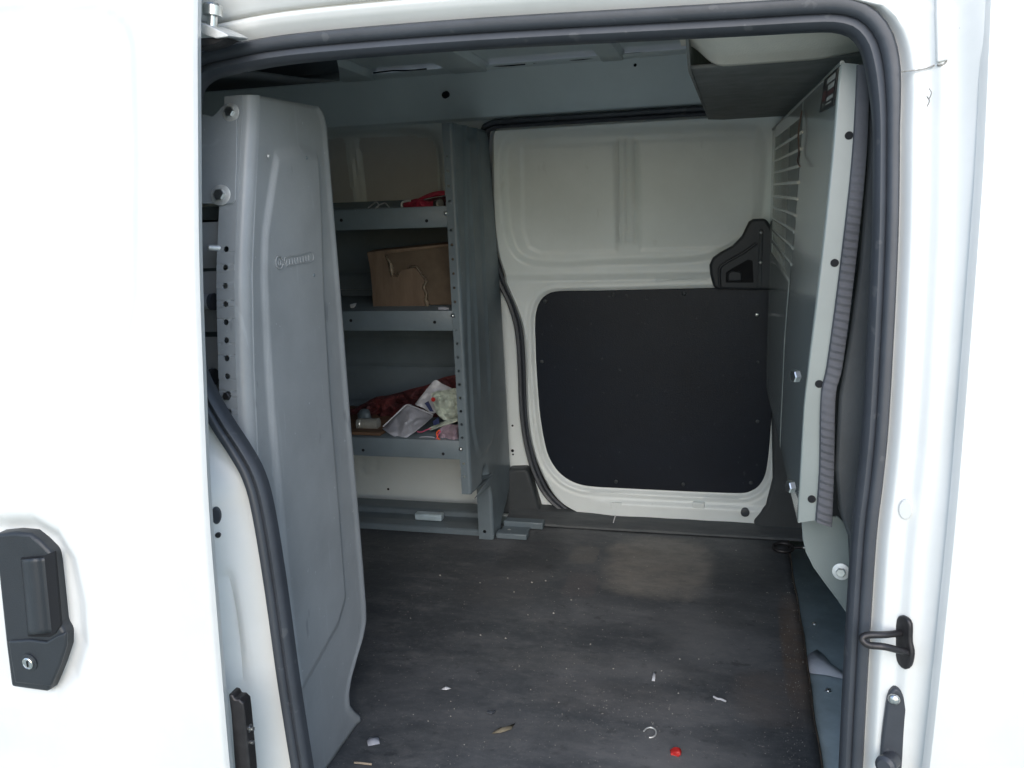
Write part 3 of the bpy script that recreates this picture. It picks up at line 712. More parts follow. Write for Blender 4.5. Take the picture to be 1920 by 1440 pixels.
lathe('buffer_knob', hs(1672, 1424, lambda z: PJ(z) - .004), (-.5, -.85, .1), [(0, .011), (.014, .011), (.017, .0125), (.021, .012), (.024, .008)], RUBBER, bfo, n=20)
dome('screw', hs(1676, 1312, lambda z: PJ(z) - .006), (-.3, -.9, 0), 0.007, ZINC, bfo)
lathe('body_plug', hs(1698, 955, lambda z: PJ(z) - .0), (-.3, -1, 0), [(-.006, .012), (.0006, .012), (.0016, .011), (.0018, .004)], WHITE, van, n=24, su=0.6)
p0 = [hs(a, b, lambda z: skin(z) + 0.028) for a, b in ((1690, 134), (1705, 133), (1722, 131), (1740, 127), (1752, 122))]
tube('sealer_line', p0, 0.0014, DIRT, van, n=40, mod=lambda t, j: 0.4 + 0.9 * abs(noise.noise(Vector((t * 14, j * .8, 3)))))
p1 = [hs(a, b, lambda z: skin(z) + 0.024) for a, b in ((1757, 122), (1768, 121), (1776, 114))]
tube('sealer_line', p1, 0.0018, DIRT, van, n=20, mod=lambda t, j: 0.4 + 0.9 * abs(noise.noise(Vector((t * 9, j * .8, 7)))))
prism('seam_plate', [hs(a, b, lambda z: skin(z) + 0.0205) for a, b in ((1756, -40), (1780, -40), (1781, 50), (1779, 112), (1757, 117), (1755, 20))], (0, 0.01, 0), WHITE, van, bevel=0.002)
for a, b in ((1742, 185), (1738, 200), (1799, 72)):
    p = hs(a, b, lambda z: skin(z) + 0.0232); tube('scuff', [p, p + Vector((.002, -.0005, .006)), p + Vector((-.001, -.0005, .011))], 0.0006, DIRT, van)
# plugs, bracket and bolts on the rear jamb
QJ = lambda px, py: hs(px, py, lambda z: skin(z) + 0.0245)
lathe('body_plug', QJ(405, 967), (.35, -1, 0), [(-.006, .0125), (.001, .0125), (.003, .010)], RUBBER, van, n=20, su=0.55)
lathe('body_plug', QJ(409, 1003), (.35, -1, 0), [(-.006, .004), (.002, .004)], DARKST, van, n=12)
lathe('body_plug', QJ(418, 1186), (.35, -1, 0), [(-.006, .0085), (.0015, .0085), (.003, .007)], RUBBER, van, n=16, su=0.5)
lathe('body_plug', QJ(414, 1118), (.35, -1, 0), [(-.006, .005), (.002, .005)], ZINCW, van, n=12, su=0.5)

# ---------------------------------------------------------------- the open sliding door in front of the rear quarter
_DK = [(z, y) for z, y in ((0.30, -0.095), (0.60, -0.108), (0.80, -0.104), (0.91, -0.097), (1.17, -0.081), (1.48, -0.040), (1.81, 0.022), (1.95, 0.06))]
_DS = np.convolve(np.pad([float(np.interp(a, [p[0] for p in _DK], [p[1] for p in _DK])) for a in _ZZ], 8, mode='edge'), np.ones(17) / 17, 'valid')
def dskin(z): return float(np.interp(z, _ZZ, _DS))
XD = -0.664
hd_px = [(-8, 1000), (30, 996), (60, 999), (79, 1014), (100, 1035), (104, 1056), (111, 1121), (116, 1171), (125, 1183), (125, 1213), (113, 1249), (96, 1292), (90, 1295), (24, 1286), (14, 1206), (1, 1083)]
hd = [hs(a, b, dskin) for a, b in hd_px]
hd2 = [(p.x, p.z) for p in hd]
cup = [(p.x, p.z) for p in (hs(a, b, dskin) for a, b in ((-70, 975), (60, 974), (105, 1000), (135, 1050), (152, 1130), (158, 1210), (140, 1270), (100, 1310), (10, 1310), (-60, 1290)))]
winb = [(p.x, p.z) for p in (hs(a, b, dskin) for a, b in ((-1200, 150), (-500, 60), (0, 16), (150, 12), (200, 18), (232, 42), (246, 80), (252, 300), (250, 560), (235, 640), (190, 660), (-300, 740), (-1200, 900)))]
nu, nv = 190, 190
pts = []
for z in np.concatenate([np.linspace(0.33, 0.8, 30), np.linspace(0.805, 1.16, 90), np.linspace(1.165, 1.90, 70)]):
    for i in range(nu):
        u = i / (nu - 1); pts.append((XD - 1.25 * (u * 0.42 + 0.58 * u ** 3), 0, z))
pts = np.array(pts); q = pts[:, [0, 2]]
h = -0.014 * (1 - sst(sdf(q, cup), -0.020, 0.012)) - 0.010 * (1 - sst(sdf(q, winb), -0.012, 0.010))
zc = hs(100, 1400, dskin).z
arc = pts[:, 2] - (zc - 0.05 - 0.55 * np.clip(pts[:, 0] + 0.83, 0, None) ** 1.2 + 0.02 * np.clip(-pts[:, 0] - 0.83, 0, None))
h += 0.006 * (1 - sst(arc, -0.02, 0.02))
ex = XD - pts[:, 0]
pts[:, 1] = np.array([dskin(z) for z in pts[:, 2]]) - h + 0.012 * (1 - sst(ex, -0.004, 0.010)) ** 2
sdo = gridmesh('sliding_door', pts, nu, nv, WHITE, van, flip=True, ang=50)
sdo['label'] = 'open white sliding door with a black handle'
surf('door_edge', 6, 60, lambda u, v: Vector((XD - 0.003 * u, dskin(0.33 + 1.57 * v) + 0.0074 + 0.012 * u, 0.33 + 1.57 * v)), WHITE, sdo)
surf('door_inner_skin', 40, 40, lambda u, v: Vector((XD - 0.003 - 1.24 * u, dskin(0.33 + 1.57 * v) + 0.0194 + 0.035 * float(sst(np.array(u), 0.05, 0.08)), 0.33 + 1.57 * v)), WHITE_IN, sdo)
hdl = prism('door_handle', [p + Vector((0, -0.004, 0)) for p in hd], (0, 0.030, 0), PLAST, sdo, bevel=0.005, seg=3)
dep = lambda k: (lambda z: dskin(z) - k)
prism('handle_pocket', [hs(a, b, dep(.0055)) for a, b in ((38, 1046), (82, 1042), (102, 1034), (107, 1090), (114, 1172), (104, 1188), (92, 1195), (52, 1194))], (0, 0.004, 0), HOLE, hdl, bevel=0.001)
def flap(u, v):
    a = Vector((41, 1049, 0)).lerp(Vector((54, 1190, 0)), v); b = Vector((86, 1045, 0)).lerp(Vector((100, 1186, 0)), v)
    p = a.lerp(b, u); return hs(p.x, p.y, dep(0.007 + 0.006 * math.sin(math.pi * min(1, u * 1.25)) - 0.012 * max(0, u - 0.75)))
surf('handle_lever', 14, 20, flap, PLAST, hdl, solid=0.002, off=0)
prism('handle_base', [hs(a, b, dep(.0085)) for a, b in ((14, 1203), (54, 1200), (86, 1204), (104, 1193), (123, 1186), (123, 1212), (112, 1247), (95, 1288), (27, 1281))], (0, 0.006, 0), PLAST, hdl, bevel=0.003, seg=3)
kc = hs(55.5, 1242, dep(.0085))
lathe('lock_bezel', kc, (0, -1, 0), [(-.002, .0135), (.0015, .0135), (.002, .011)], PLAST, hdl, n=28)
lk = lathe('lock_cylinder', kc, (0, -1, 0), [(.0, .0088), (.004, .0088), (.0048, .0075), (.004, .007), (.004, .0004)], ZINC, hdl, n=28)
box('key_slot', kc + Vector((-.0008, -.0052, -.0045)), kc + Vector((.0008, -.003, .0045)), HOLE, hdl, bevel=0)
# top roller arm at the door's upper corner
ra = sdo
TR = lambda a, b, y=0.055: hy(a, b, y)
arm = prism('roller_arm', [TR(366, 40), TR(386, 46), TR(418, 60), TR(428, 66), TR(426, 69), TR(404, 72), TR(366, 60)], (0, 0.05, 0.004), ZINCW, sdo, bevel=0.001)
prism('roller_arm', [TR(366, 72, .06), TR(400, 70, .06), TR(426, 70, .06), TR(404, 82, .06), TR(366, 92, .06)], (0, 0.03, 0.0), DARKST, sdo, bevel=0.001)
rc = TR(398, 42, .075); ax = Vector((0.12, 0.1, 1))
lathe('roller', rc, ax, [(-.014, .0065), (.008, .0065), (.008, .0125), (.020, .0130), (.023, .0105), (.024, .004)], ZINC, sdo, n=24)
# lower black bracket with two bolts on the door edge
bk = prism('door_bracket', [hy(a, b, -0.075) for a, b in ((428, 1302), (436, 1304), (440, 1312), (448, 1312), (456, 1320), (458, 1336), (468, 1440), (476, 1560), (446, 1560), (440, 1440), (433, 1340))], (0, 0.02, 0), DARKST, sdo, bevel=0.002)
for b in (1364, 1389):
    p = hy(462, b, -0.065); lathe('bolt', p, (1, -.1, 0), [(0, .006), (.006, .006), (.006, .003), (.012, .003)], ZINC, sdo, n=10)

# ================================================================== PARTITION
PF = lambda z: skin(z) + 0.115
par = empty('partition', (0.11, 0.75, 1.10))
tag(par, 'grey painted steel cargo partition with a slotted window grille', 'partition')
fl_l = [(1579, 118), (1563, 300), (1543, 480), (1522, 660), (1511, 760), (1504, 880), (1497, 980)]
fl_r = [(1612, 121), (1598, 300), (1577, 500), (1552, 680), (1541, 745), (1540, 880), (1536, 974)]
rowsL = [hs(a, b, PF) for a, b in fl_l]; rowsR = [hs(a, b, PF) for a, b in fl_r]
ZL = np.array([p.z for p in rowsL][::-1]); XL = np.array([p.x for p in rowsL][::-1]); YL = np.array([p.y for p in rowsL][::-1])
ZT = rowsL[0].z; ZB = rowsL[-1].z
FXE, FYE = 0.094, 1.425; ZFB = hy(1440, 726, FYE).z
def psurf(s, z):                      # s 0 near .. 1 far
    a = Vector((float(np.interp(z, ZL, XL)), float(np.interp(z, ZL, YL)), z))
    b = Vector((FXE, FYE, z)); return a.lerp(b, s)
def pz(s, t):                         # t 0 bottom .. 1 top; the lower edge falls towards the far side
    z0 = ZB + (ZFB - ZB) * s; return z0 + (ZT - z0) * t
S0, S1 = 0.36, 0.905
G0, G1 = 1.385, 1.668
def tz(s, z): z0 = ZB + (ZFB - ZB) * s; return (z - z0) / (ZT - z0)
def pregion(name, sa_, sb_, za, zb_, n1=24, n2=24):
    def fn(u, v):
        s = sa_ + (sb_ - sa_) * u
        lo = za if za is not None else ZB + (ZFB - ZB) * s
        hi = zb_ if zb_ is not None else ZT
        z = lo + (hi - lo) * v
        p = psurf(s, z); p.x += 0.0012 * noise.noise(Vector((s * 4, z * 5, 0.3))); return p
    return fn
bm_v = []; bm_f = []
for (a, b, c, d) in ((0, S0, None, None), (S1, 1, None, None), (S0, S1, None, G0), (S0, S1, G1, None)):
    fn = pregion('x', a, b, c, d); base = len(bm_v); n1 = n2 = 24
    for j in range(n2):
        for i in range(n1): bm_v.append(fn(i / (n1 - 1), j / (n2 - 1)))
    for j in range(n2 - 1):
        for i in range(n1 - 1):
            k = base + j * n1 + i; bm_f.append((k, k + n1, k + n1 + 1, k + 1))
pp = put('partition_panel', mesh('partition_panel', bm_v, bm_f), PART, par, solid=0.002)
nb = 10
for i in range(1, nb):
    z = G0 + (G1 - G0) * i / nb
    tube('grille_bar', [psurf(S0 - .003, z), psurf((S0 + S1) / 2, z), psurf(S1 + .003, z)], 0.0035, PART, par, n=6, seg=8, axis=Vector((0, 0, 1)))
bmw = bmesh.new()
for i in range(1, 44):
    s = S0 + (S1 - S0) * i / 44
    a = psurf(s, G0); b = psurf(s, G1); e = Vector((0, 0.0009, 0)); g = Vector((0.0002, 0, 0))
    vv = [bmw.verts.new(p + o_) for p in (a, b) for o_ in (e + g, -e + g, -e - g, e - g)]
    for k in range(4): bmw.faces.new((vv[k], vv[(k + 1) % 4], vv[4 + (k + 1) % 4], vv[4 + k]))
gw = put('grille_wires', from_bm('grille_wires', bmw), PART, par); gw['kind'] = 'stuff'
# near flange with round holes
dens = 30
def lerp_rows(R, n):
    return crom(R, n)
fla, flb = lerp_rows(rowsL, dens), lerp_rows(rowsR, dens)
def rowpar(py, px): 
    zt_ = hs(px, py, PF).z; zz = [(fla[i].z + flb[i].z) / 2 for i in range(dens)]
    return float(np.interp(-zt_, [-z for z in zz], range(dens)))
strip_holes('flange', list(zip(fla, flb)), [], 0.0058, FLANGE, par)
for (a, b) in ((1592, 254), (1565, 493), (1536, 720), (1522, 936)):
    lathe('flange_hole', hs(a, b, lambda z: PF(z) - .0018), (0, -1, 0), [(-.001, .0050), (.0004, .0050)], HOLE, par, n=18)
for (a, b) in ((1503, 706), (1493, 914)):
    hexbolt('bolt', hs(a, b, lambda z: PF(z) - .001) + Vector((-.004, .004, 0)), (-.9, -.45, 0), 0.0085, par, washer=False)
tube('top_hem', [psurf(0, ZT), psurf(.5, ZT), psurf(1, ZT)], 0.003, FLANGE, par, n=10, axis=Vector((0, 0, 1)))
# ribbed foam strip along the flange
fs_l = [(1606, 122), (1596, 300), (1574, 500), (1550, 680), (1538, 745), (1535, 880), (1528, 976)]
fs_r = [(1633, 122), (1627, 290), (1606, 500), (1583, 680), (1569, 745), (1566, 880), (1562, 988)]
FS = lambda z: PF(z) - 0.006
A, B = crom([hs(a, b, FS) for a, b in fs_l], 420), crom([hs(a, b, FS) for a, b in fs_r], 420)
def foam(u, v):
    j = min(419, int(round(v * 419))); p = A[j].lerp(B[j], u)
    rib = 0.5 + 0.5 * math.sin(v * 2 * math.pi * 58 + 0.5 * noise.noise(Vector((v * 20, u * 2, 0))))
    amp = float(sst(np.array(v), 0.12, 0.35)) * (1 - 0.8 * math.exp(-((v - 0.72) / 0.05) ** 2))
    edge = math.sin(math.pi * u) ** 0.12 if 0 < u < 1 else 0
    return p + Vector((0, -0.004 * edge - 0.0026 * rib * amp * edge + 0.010 * (1 - edge), 0))
fo = surf('foam_strip', 12, 420, foam, FOAM, par, flip=False)
fo['label'] = 'dark grey ribbed foam strip along the edge of the partition'
# lower gusset plate with its bolt
GP = 0.155
gp = [hy(a, b, GP) for a, b in ((1503, 976), (1505, 1010), (1511, 1036), (1525, 1064), (1545, 1092), (1570, 1125), (1594, 1160), (1612, 1160), (1608, 1040), (1596, 1020), (1588, 985), (1570, 968))]
prism('gusset', gp, (0.0, 0.003, 0), FLANGE, par, bevel=0.001)
hexbolt('bolt', hy(1577, 1072, GP - .002), (-.2, -1, .1), 0.0070, par)
# sticker: black with rows of pale print
def sp(px, py): 
    d = ray(px, py); s = 0.05
    for _ in range(30):
        p = psurf(s, 1.66); y = p.y; hp = hy(px, py, y); z = hp.z
        f0 = psurf(s, z); err = CAM.x + d.x * ((f0.y - CAM.y) / d.y) - f0.x; s += -err * 1.2 * (-1) if False else 0
        # bisect on s: difference between ray and surface
        lo, hi = -0.02, 1.0
        g = lambda t: (CAM.x + d.x * ((psurf(t, z).y - CAM.y) / d.y)) - psurf(t, z).x
        for _k in range(40):
            mid = (lo + hi) / 2
            if g(lo) * g(mid) <= 0: hi = mid
            else: lo = mid
        s = (lo + hi) / 2
        return psurf(s, hy(px, py, psurf(s, z).y).z) + Vector((-0.003, 0, 0))
stq = [sp(1576, 127), sp(1549, 149), sp(1540, 211), sp(1567, 197)]
stk_ = prism('sticker', stq, (0.001, 0, 0), STICK, par, bevel=0)
stk_['label'] = 'small black warning sticker with pale print'
def sq(u, v): return (stq[0].lerp(stq[1], u)).lerp(stq[3].lerp(stq[2], u), v) + Vector((-.0006, 0, 0))
vv = []; ff = []; vr = []; fr_ = []
def blk(L, F, u0, u1, v0, v1):
    b = len(L); L += [sq(u0, v0), sq(u1, v0), sq(u1, v1), sq(u0, v1)]; F.append((b, b + 1, b + 2, b + 3))
rs = random.Random(3)
for (v0, v1, u0, u1, red) in ((.09, .25, .07, .62, 0), (.31, .46, .08, .50, 0), (.50, .62, .08, .52, 1), (.66, .77, .08, .52, 0), (.84, .88, .15, .5, 0)):
    u = u0
    while u < u1:
        wd = rs.uniform(.035, .06); blk(vr if red else vv, fr_ if red else ff, u, u + wd, v0, v1); u += wd + .015
blk(vr, fr_, .62, .86, .42, .72)
for k in range(7):
    t0 = 2.0 + k * .28; blk(vv, ff, .80 + .09 * math.cos(t0), .83 + .09 * math.cos(t0), .86 - .07 * math.sin(t0) - .02, .86 - .07 * math.sin(t0) + .02)
put('sticker_print', mesh('sticker_print', vv, ff), PRINTW, stk_, smooth=False)
put('sticker_print', mesh('sticker_print', vr, fr_), PRINTR, stk_, smooth=False)
tube('loose_wire', [psurf(0.35, 1.675) + Vector((-.004, 0, 0)), psurf(.345, 1.64) + Vector((-.008, 0, 0)), psurf(.335, 1.605) + Vector((-.006, 0, 0)), psurf(.31, 1.59) + Vector((-.010, 0, 0)), psurf(.27, 1.58) + Vector((-.010, 0, 0))], 0.0014, mat('brown_wire', (.12, .075, .06), .6), par)

# ================================================================== SHELF UNITS
def shelf_unit(near):
    X0 = -0.70 if near else -0.680
    su = empty('shelf_unit', (-1.2, 0.25 if near else 1.25, FZ))
    if near:
        yn_ = lambda z: float(np.interp(z, [0.6, 1.05, 1.31, 1.45, 1.53, 1.69, 1.75], [.070, .080, .108, .130, .152, .200, .21]))
        yf_ = lambda z: 0.449
        zhi = hx(615, 204, X0).z; zlo = hx(685, 1165, X0).z
    else:
        yn_ = lambda z: 1.096
        yf_ = lambda z: far(z) + 0.0
        zhi = hx(838, 232, X0 - .02).z; zlo = 0.737
    R = 0.018 if near else 0.007
    # end panel face: outline in (y,z) traced row by row
    if near:
        out_f = [(zhi, .425), (zhi - .012, .440), (zhi - .03, .447), (1.2, .449), (zlo + .03, .449), (zlo, .445), (zlo - .025, .425), (zlo - .05, .392), (zlo - .075, .362), (zlo - .10, .346), (zlo - .125, .345), (zlo - .150, .362), (FZ + .012, .382), (FZ + .002, .386)]
        out_n = [(z_, yn_(z_) + R) for z_ in np.linspace(FZ + .002, zhi, 60)]
    else:
        out_f = [(zhi, 1.41), (1.72, 1.43), (1.5, 1.47), (1.2, 1.50), (.72, 1.52), (.66, 1.52), (.62, 1.47), (.58, 1.40), (FZ + .002, 1.375)]
        out_n = [(zhi, 1.096 + R), (1.2, 1.096 + R), (.765, 1.096 + R), (.745, 1.103 + R), (.737, 1.13), (.738, 1.155), (.745, 1.185), (.755, 1.225), (.75, 1.255), (.73, 1.278), (.70, 1.292), (.62, 1.298), (.58, 1.292), (FZ + .002, 1.292)]
    zs = np.linspace(FZ + .002, zhi, 150)
    def itp(o_, z): a = sorted(o_); return float(np.interp(z, [p[0] for p in a], [p[1] for p in a]))
    # embossed border
    if near:
        emb = [(515, 290), (504, 360), (492, 440), (490, 520), (495, 640), (504, 780), (515, 900), (530, 1060), (545, 1200), (560, 1300), (600, 1230), (632, 1170), (646, 1120), (640, 1040), (630, 900), (617, 740), (605, 560), (600, 400), (594, 290), (560, 275)]
        poly = [(p.y, p.z) for p in (hx(a, b, X0) for a, b in emb)]
    else:
        emb = [(868, 260), (898, 258), (905, 400), (912, 560), (920, 700), (924, 800), (921, 828), (908, 850), (900, 858), (892, 846), (884, 800), (878, 640), (872, 440)]
        poly = [(p.y, p.z) for p in (hx(a, b, X0) for a, b in emb)]
    nu = 70; pts = []
    for z in zs:
        a, b = itp(out_n, z), itp(out_f, z)
        for i in range(nu): pts.append((X0, a + (b - a) * i / (nu - 1), z))
    pts = np.array(pts); s = sdf(pts[:, [1, 2]], poly)
    dx = 0.006 * (1 - sst(s, -0.008, 0.002))
    e = np.array([itp(out_f, z) for z in pts[:, 2]]) - pts[:, 1]
    dx -= 0.010 * (1 - sst(e, 0.0, 0.012)) ** 2 * (1 if near else 0.5)
    dx += 0.003 * np.exp(-((e - 0.016) / 0.008) ** 2) * (1 if near else 0)
    if not near:
        for yy in (1.20, 1.30):
            dx += 0.006 * np.exp(-((pts[:, 1] - yy) / 0.012) ** 2) * sst(pts[:, 2], .95, 1.05)
        # oval relief hole low on the panel
        c = hx(909, 893, X0)
        dx -= 0.016 * (1 - sst(np.hypot((pts[:, 1] - c.y) / .032, (pts[:, 2] - c.z) / .030), 0.7, 1.05))
    dx += np.array([0.0012 * noise.noise(Vector((p[1] * 6, p[2] * 4, 2.0 if near else 5.0))) for p in pts])
    pts[:, 0] += dx
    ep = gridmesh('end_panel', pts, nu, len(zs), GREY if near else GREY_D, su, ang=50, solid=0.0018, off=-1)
    # rolled near edge and flange with holes
    z1 = zhi; z0 = zlo if not near else 0.75
    if not near: z0 = 0.765
    rowz = np.linspace(z1, z0, 60)
    def roll(u, v):
        z = z1 + (z0 - z1) * v; t = u * math.pi / 2
        return Vector((X0 - R + R * math.cos(t), yn_(z) + R - R * math.sin(t), z))
    surf('rolled_edge', 8, 60, roll, GREY if near else GREY_D, ep, ang=60)
    FWD = 0.030 if near else 0.019
    rows = [(Vector((X0 - R - FWD, yn_(z), z)), Vector((X0 - R, yn_(z), z))) for z in rowz]
    if near:
        hp = [hs(a, b, lambda z: yn_(z)) for a, b in ((407, 465), (412, 502), (414, 537), (417, 572), (419, 606), (422, 640), (424, 673), (427, 706), (430, 742), (433, 772))]
        hzs = [p.z for p in hp]; step = (hzs[1] - hzs[-1]) / (len(hzs) - 2); hzs = [hzs[1] - step * k for k in range(-1, 16)]
    else:
        hzs = [z for z in np.arange(1.655, 0.80, -0.0365) if min(abs(z - k) for k in (1.517, 1.247, .893)) > .020]
    ts = [float(np.interp(-z, [-a for a in rowz], range(60))) for z in hzs if z0 + .015 < z < z1 - .02]
    strip_holes('flange', rows, ts, 0.0046 if near else 0.0036, GREY if near else GREY_D, ep)
    # a lining just behind keeps the holes dark
    SH = [1.533, 1.266, 0.914]
    xl = -1.80
    ya, yb = (0.21, 0.43) if near else (1.10, 1.46)
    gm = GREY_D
    for k, z in enumerate(SH):
        bm = bmesh.new()
        pr = [(ya, z - .052), (ya, z), (yb, z), (yb, z + .020)] if not near else [(ya, z + .02), (ya, z), (yb, z), (yb, z - .052)]
        def row(x): return [bm.verts.new((x, a, b)) for a, b in pr]
        r0, r1 = row(xl), row(X0 - (0.055 if near else 0.006))
        for i in range(3): bm.faces.new((r0[i], r0[i + 1], r1[i + 1], r1[i]))
        sh = put('shelf', from_bm('shelf', bm), gm, su, solid=0.0018, off=0, bevel=0.003)
        if not near:
            for a in ((863, 1411, 0),):
                pass
            for xx in ([(800, 414), (640, 413)][:] if k == 0 else [(815, 604), (658, 601)] if k == 1 else [(831, 851), (681, 844)]):
                p = hy(*xx, ya - .0012); lathe('lip_hole', p, (0, -1, 0), [(-.001, .0042), (.0008, .0042)], HOLE, sh, n=12)
    if not near:
        for (a, b) in ((836, 400), (849, 592), (864, 842)):
            dome('bolt', hy(a, b, 1.096 - .001), (0, -1, 0), 0.0062, ZINC, su, h=.8)
        # back sheets between the shelves
        for (za, zb_, lines) in ((1.288, 1.478, (1.34,)), (0.936, 1.212, (1.13, 1.045))):
            def back(u, v, za=za, zb_=zb_, lines=lines):
                z = za + (zb_ - za) * v; d = sum(0.005 * math.exp(-((z - l_) / .006) ** 2) for l_ in lines)
                return Vector((xl + (X0 - .01 - xl) * u, yb - .012 + d, z))
            surf('back_sheet', 3, 60, back, GREY_D, su)
        # foot flange with a hole, floor rail and foot channels
        fr = [(Vector((X0 - .045, 1.29, z)), Vector((X0 - .008, 1.29, z))) for z in np.linspace(.74, FZ + .003, 12)]
        strip_holes('foot', fr, [float(np.interp(-(FZ + .028), [-p[0].z for p in fr], range(12)))], .005, GREY_D, su)
        def ft(u, v):
            z = .735 - (.735 - FZ - .003) * v; return Vector((X0 - .008 + .008 * math.sin(u * math.pi / 2), 1.29 + .008 * (1 - math.cos(u * math.pi / 2)), z))
        surf('foot_edge', 6, 12, ft, GREY_D, su)
        rl = hz(790, 1003, FZ)
        def chan(u, v):
            pr = [(1.315, 0.002), (1.315, .015), (1.321, .020), (1.368, .020), (1.374, .012), (1.428, .012), (1.434, .026), (1.440, .030), (1.50, .032)]
            i = v * (len(pr) - 1); a = int(min(i, len(pr) - 2)); s_ = i - a
            return Vector((xl + (X0 - .05 - xl) * u, pr[a][0] * (1 - s_) + pr[a + 1][0] * s_, FZ + pr[a][1] * (1 - s_) + pr[a + 1][1] * s_))
        surf('floor_rail', 3, 37, chan, GREY_D, su, ang=30)
        c = hz(965, 1003, FZ)
        box('foot_channel', (X0 + .004, 1.302, FZ + .002), (X0 + .098, 1.335, FZ + .020), GREY_D, su, bevel=.003)
        box('foot_channel', (X0 + .004, 1.390, FZ + .002), (X0 + .128, 1.425, FZ + .024), GREY_D, su, bevel=.003)
        box('foot_plate', (X0 + .004, 1.33, FZ + .002), (X0 + .090, 1.392, FZ + .008), GREY_D, su, bevel=.002)
        for dx_, dy_ in ((.03, 1.36), (.06, 1.35)): dome('screw', Vector((X0 + dx_, dy_, FZ + .008)), (0, 0, 1), .006, ZINCW, su)
        c = hx(909, 893, X0 + .004)
        lathe('panel_hole', Vector((X0 - .012, c.y, c.z)), (1, 0, 0), [(-.001, .022), (.0015, .022)], HOLE, su, n=20, su=1.0)
    else:
        # wall bracket with two hex bolts
        YB = lambda z: yn_(z) - 0.004
        bo = [(370, 214), (386, 215), (398, 219), (405, 213), (413, 203), (420, 197), (436, 196), (444, 202), (444, 300), (441, 376), (436, 382), (370, 382)]
        br = prism('wall_bracket', [hs(a, b, YB) for a, b in bo], (0, .003, 0), GREY, su, bevel=.001)
        hexbolt('bolt', hs(433, 211, lambda z: YB(z) - .001), (0, -1, .2), .0085, su)
        hexbolt('bolt', hs(414, 366, lambda z: YB(z) - .001), (.1, -1, .2), .0095, su)
        lathe('peg', hs(407, 465, lambda z: yn_(z) - .001), (-.7, -.7, .1), [(-.006, .0045), (.012, .0045), (.014, .003)], ZINCW, su, n=12)
        hexbolt('bolt', hs(427, 742, lambda z: yn_(z) - .001), (0, -1, 0), .0065, su, m=DARKST, washer=False)
        # rear face of the unit seen past the flange
        for (za, zb_) in ((1.46, 1.53), (1.36, 1.455), (1.20, 1.352), (1.0, 1.195)):
            surf('back_sheet', 2, 8, lambda u, v, za=za, zb_=zb_: Vector((-1.8 + (X0 - .05 + 1.8) * u, .175 - .012 * math.sin(math.pi * v), za + (zb_ - za) * v)), GREY, su)
        for py in (566, 706):
            p = hy(392, py, .15); tube('support_tube', [p + Vector((-.2, 0, 0)), p + Vector((-.1, 0, 0)), p + Vector((.004, 0, 0))], .012, GREY, su, axis=Vector((0, 0, 1)), seg=16)
            lathe('tube_plug', p + Vector((.004, 0, 0)), (1, 0, 0), [(0, .013), (.006, .013)], RUBBER, su, n=18)
        # pressed maker's mark: a ring and a framed row of raised strokes
        def np_(px, py): return hx(px, py, X0 + .0066)
        rc_ = np_(524, 492)
        tube('pressed_ring', [rc_ + Vector((0, .011 * math.cos(t), .010 * math.sin(t))) for t in np.linspace(.3, 5.9, 20)], .0009, GREY, ep, n=36, axis=Vector((1, 0, 0)))
        tube('pressed_ring', [rc_ + Vector((0, .004 * math.cos(t), .005 * math.sin(t))) for t in np.linspace(2.5, 8.0, 14)], .0008, GREY, ep, n=24, axis=Vector((1, 0, 0)))
        tube('pressed_frame', [np_(537, 499), np_(534.5, 483), np_(560, 478), np_(584, 473), np_(586, 489), np_(560, 494), np_(537, 499)], .0006, GREY, ep, n=60, axis=Vector((1, 0, 0)))
        for k in range(9):
            xx = 538 + k * 5.2; yy = 497 - k * 1.02; hh = 10
            tube('pressed_stroke', [np_(xx, yy), np_(xx - .6, yy - hh * .5), np_(xx - 1, yy - hh)] if k % 3 else [np_(xx - 1, yy - hh), np_(xx, yy), np_(xx + 2.6, yy - .5)], .0007, GREY, ep, n=8, axis=Vector((1, 0, 0)))
        for (a, b) in ((504, 293), (589, 516), (575, 296)): dome('rivet', np_(a, b), (1, 0, 0), .003, ZINCW if a == 504 else GREY_D, su)
    return su
su1 = shelf_unit(True)
tag(su1, 'light grey metal shelf unit beside the open door, seen end on', 'shelf unit', 'steel shelf units in the van')
su2 = shelf_unit(False)
tag(su2, 'slate grey metal shelf unit against the far wall, holding a cardboard box', 'shelf unit', 'steel shelf units in the van')

# ================================================================== THINGS ON THE SHELVES
# torn cardboard box on the middle shelf
yb_ = 1.20
bx = empty('cardboard_box', hy(765, 580, yb_ + .08)); tag(bx, 'torn brown cardboard box on the middle shelf', 'box')
zs2 = 1.268
def onb(px, py, y=yb_): return hy(px, py, y)
c0 = onb(700, 579); c1 = onb(872, 579); t0 = onb(688, 474); t1 = onb(872, 455)
body = [Vector((t0.x + .002, yb_ + .006, t0.z)), Vector((t1.x, yb_ + .006, t1.z)), Vector((c1.x, yb_ + .006, zs2)), Vector((c0.x, yb_ + .006, zs2))]
prism('box_body', body, (0, .20, 0), CARD_I, bx, bevel=.003)
tear = [(722, 477), (724, 486), (727, 494), (729, 506), (733, 518), (739, 517), (745, 520), (749, 512), (753, 507), (766, 504), (778, 502), (783, 508), (787, 513), (793, 521), (796, 528), (792, 536), (793, 544), (797, 552), (794, 562), (797, 570), (798, 580)]
flp = [onb(a, b, yb_ - .002) for a, b in [(688, 474)] + tear + [(700, 580), (697, 530), (693, 498)]]
prism('torn_flap', flp, (0, .005, 0), CARD, bx, bevel=0)
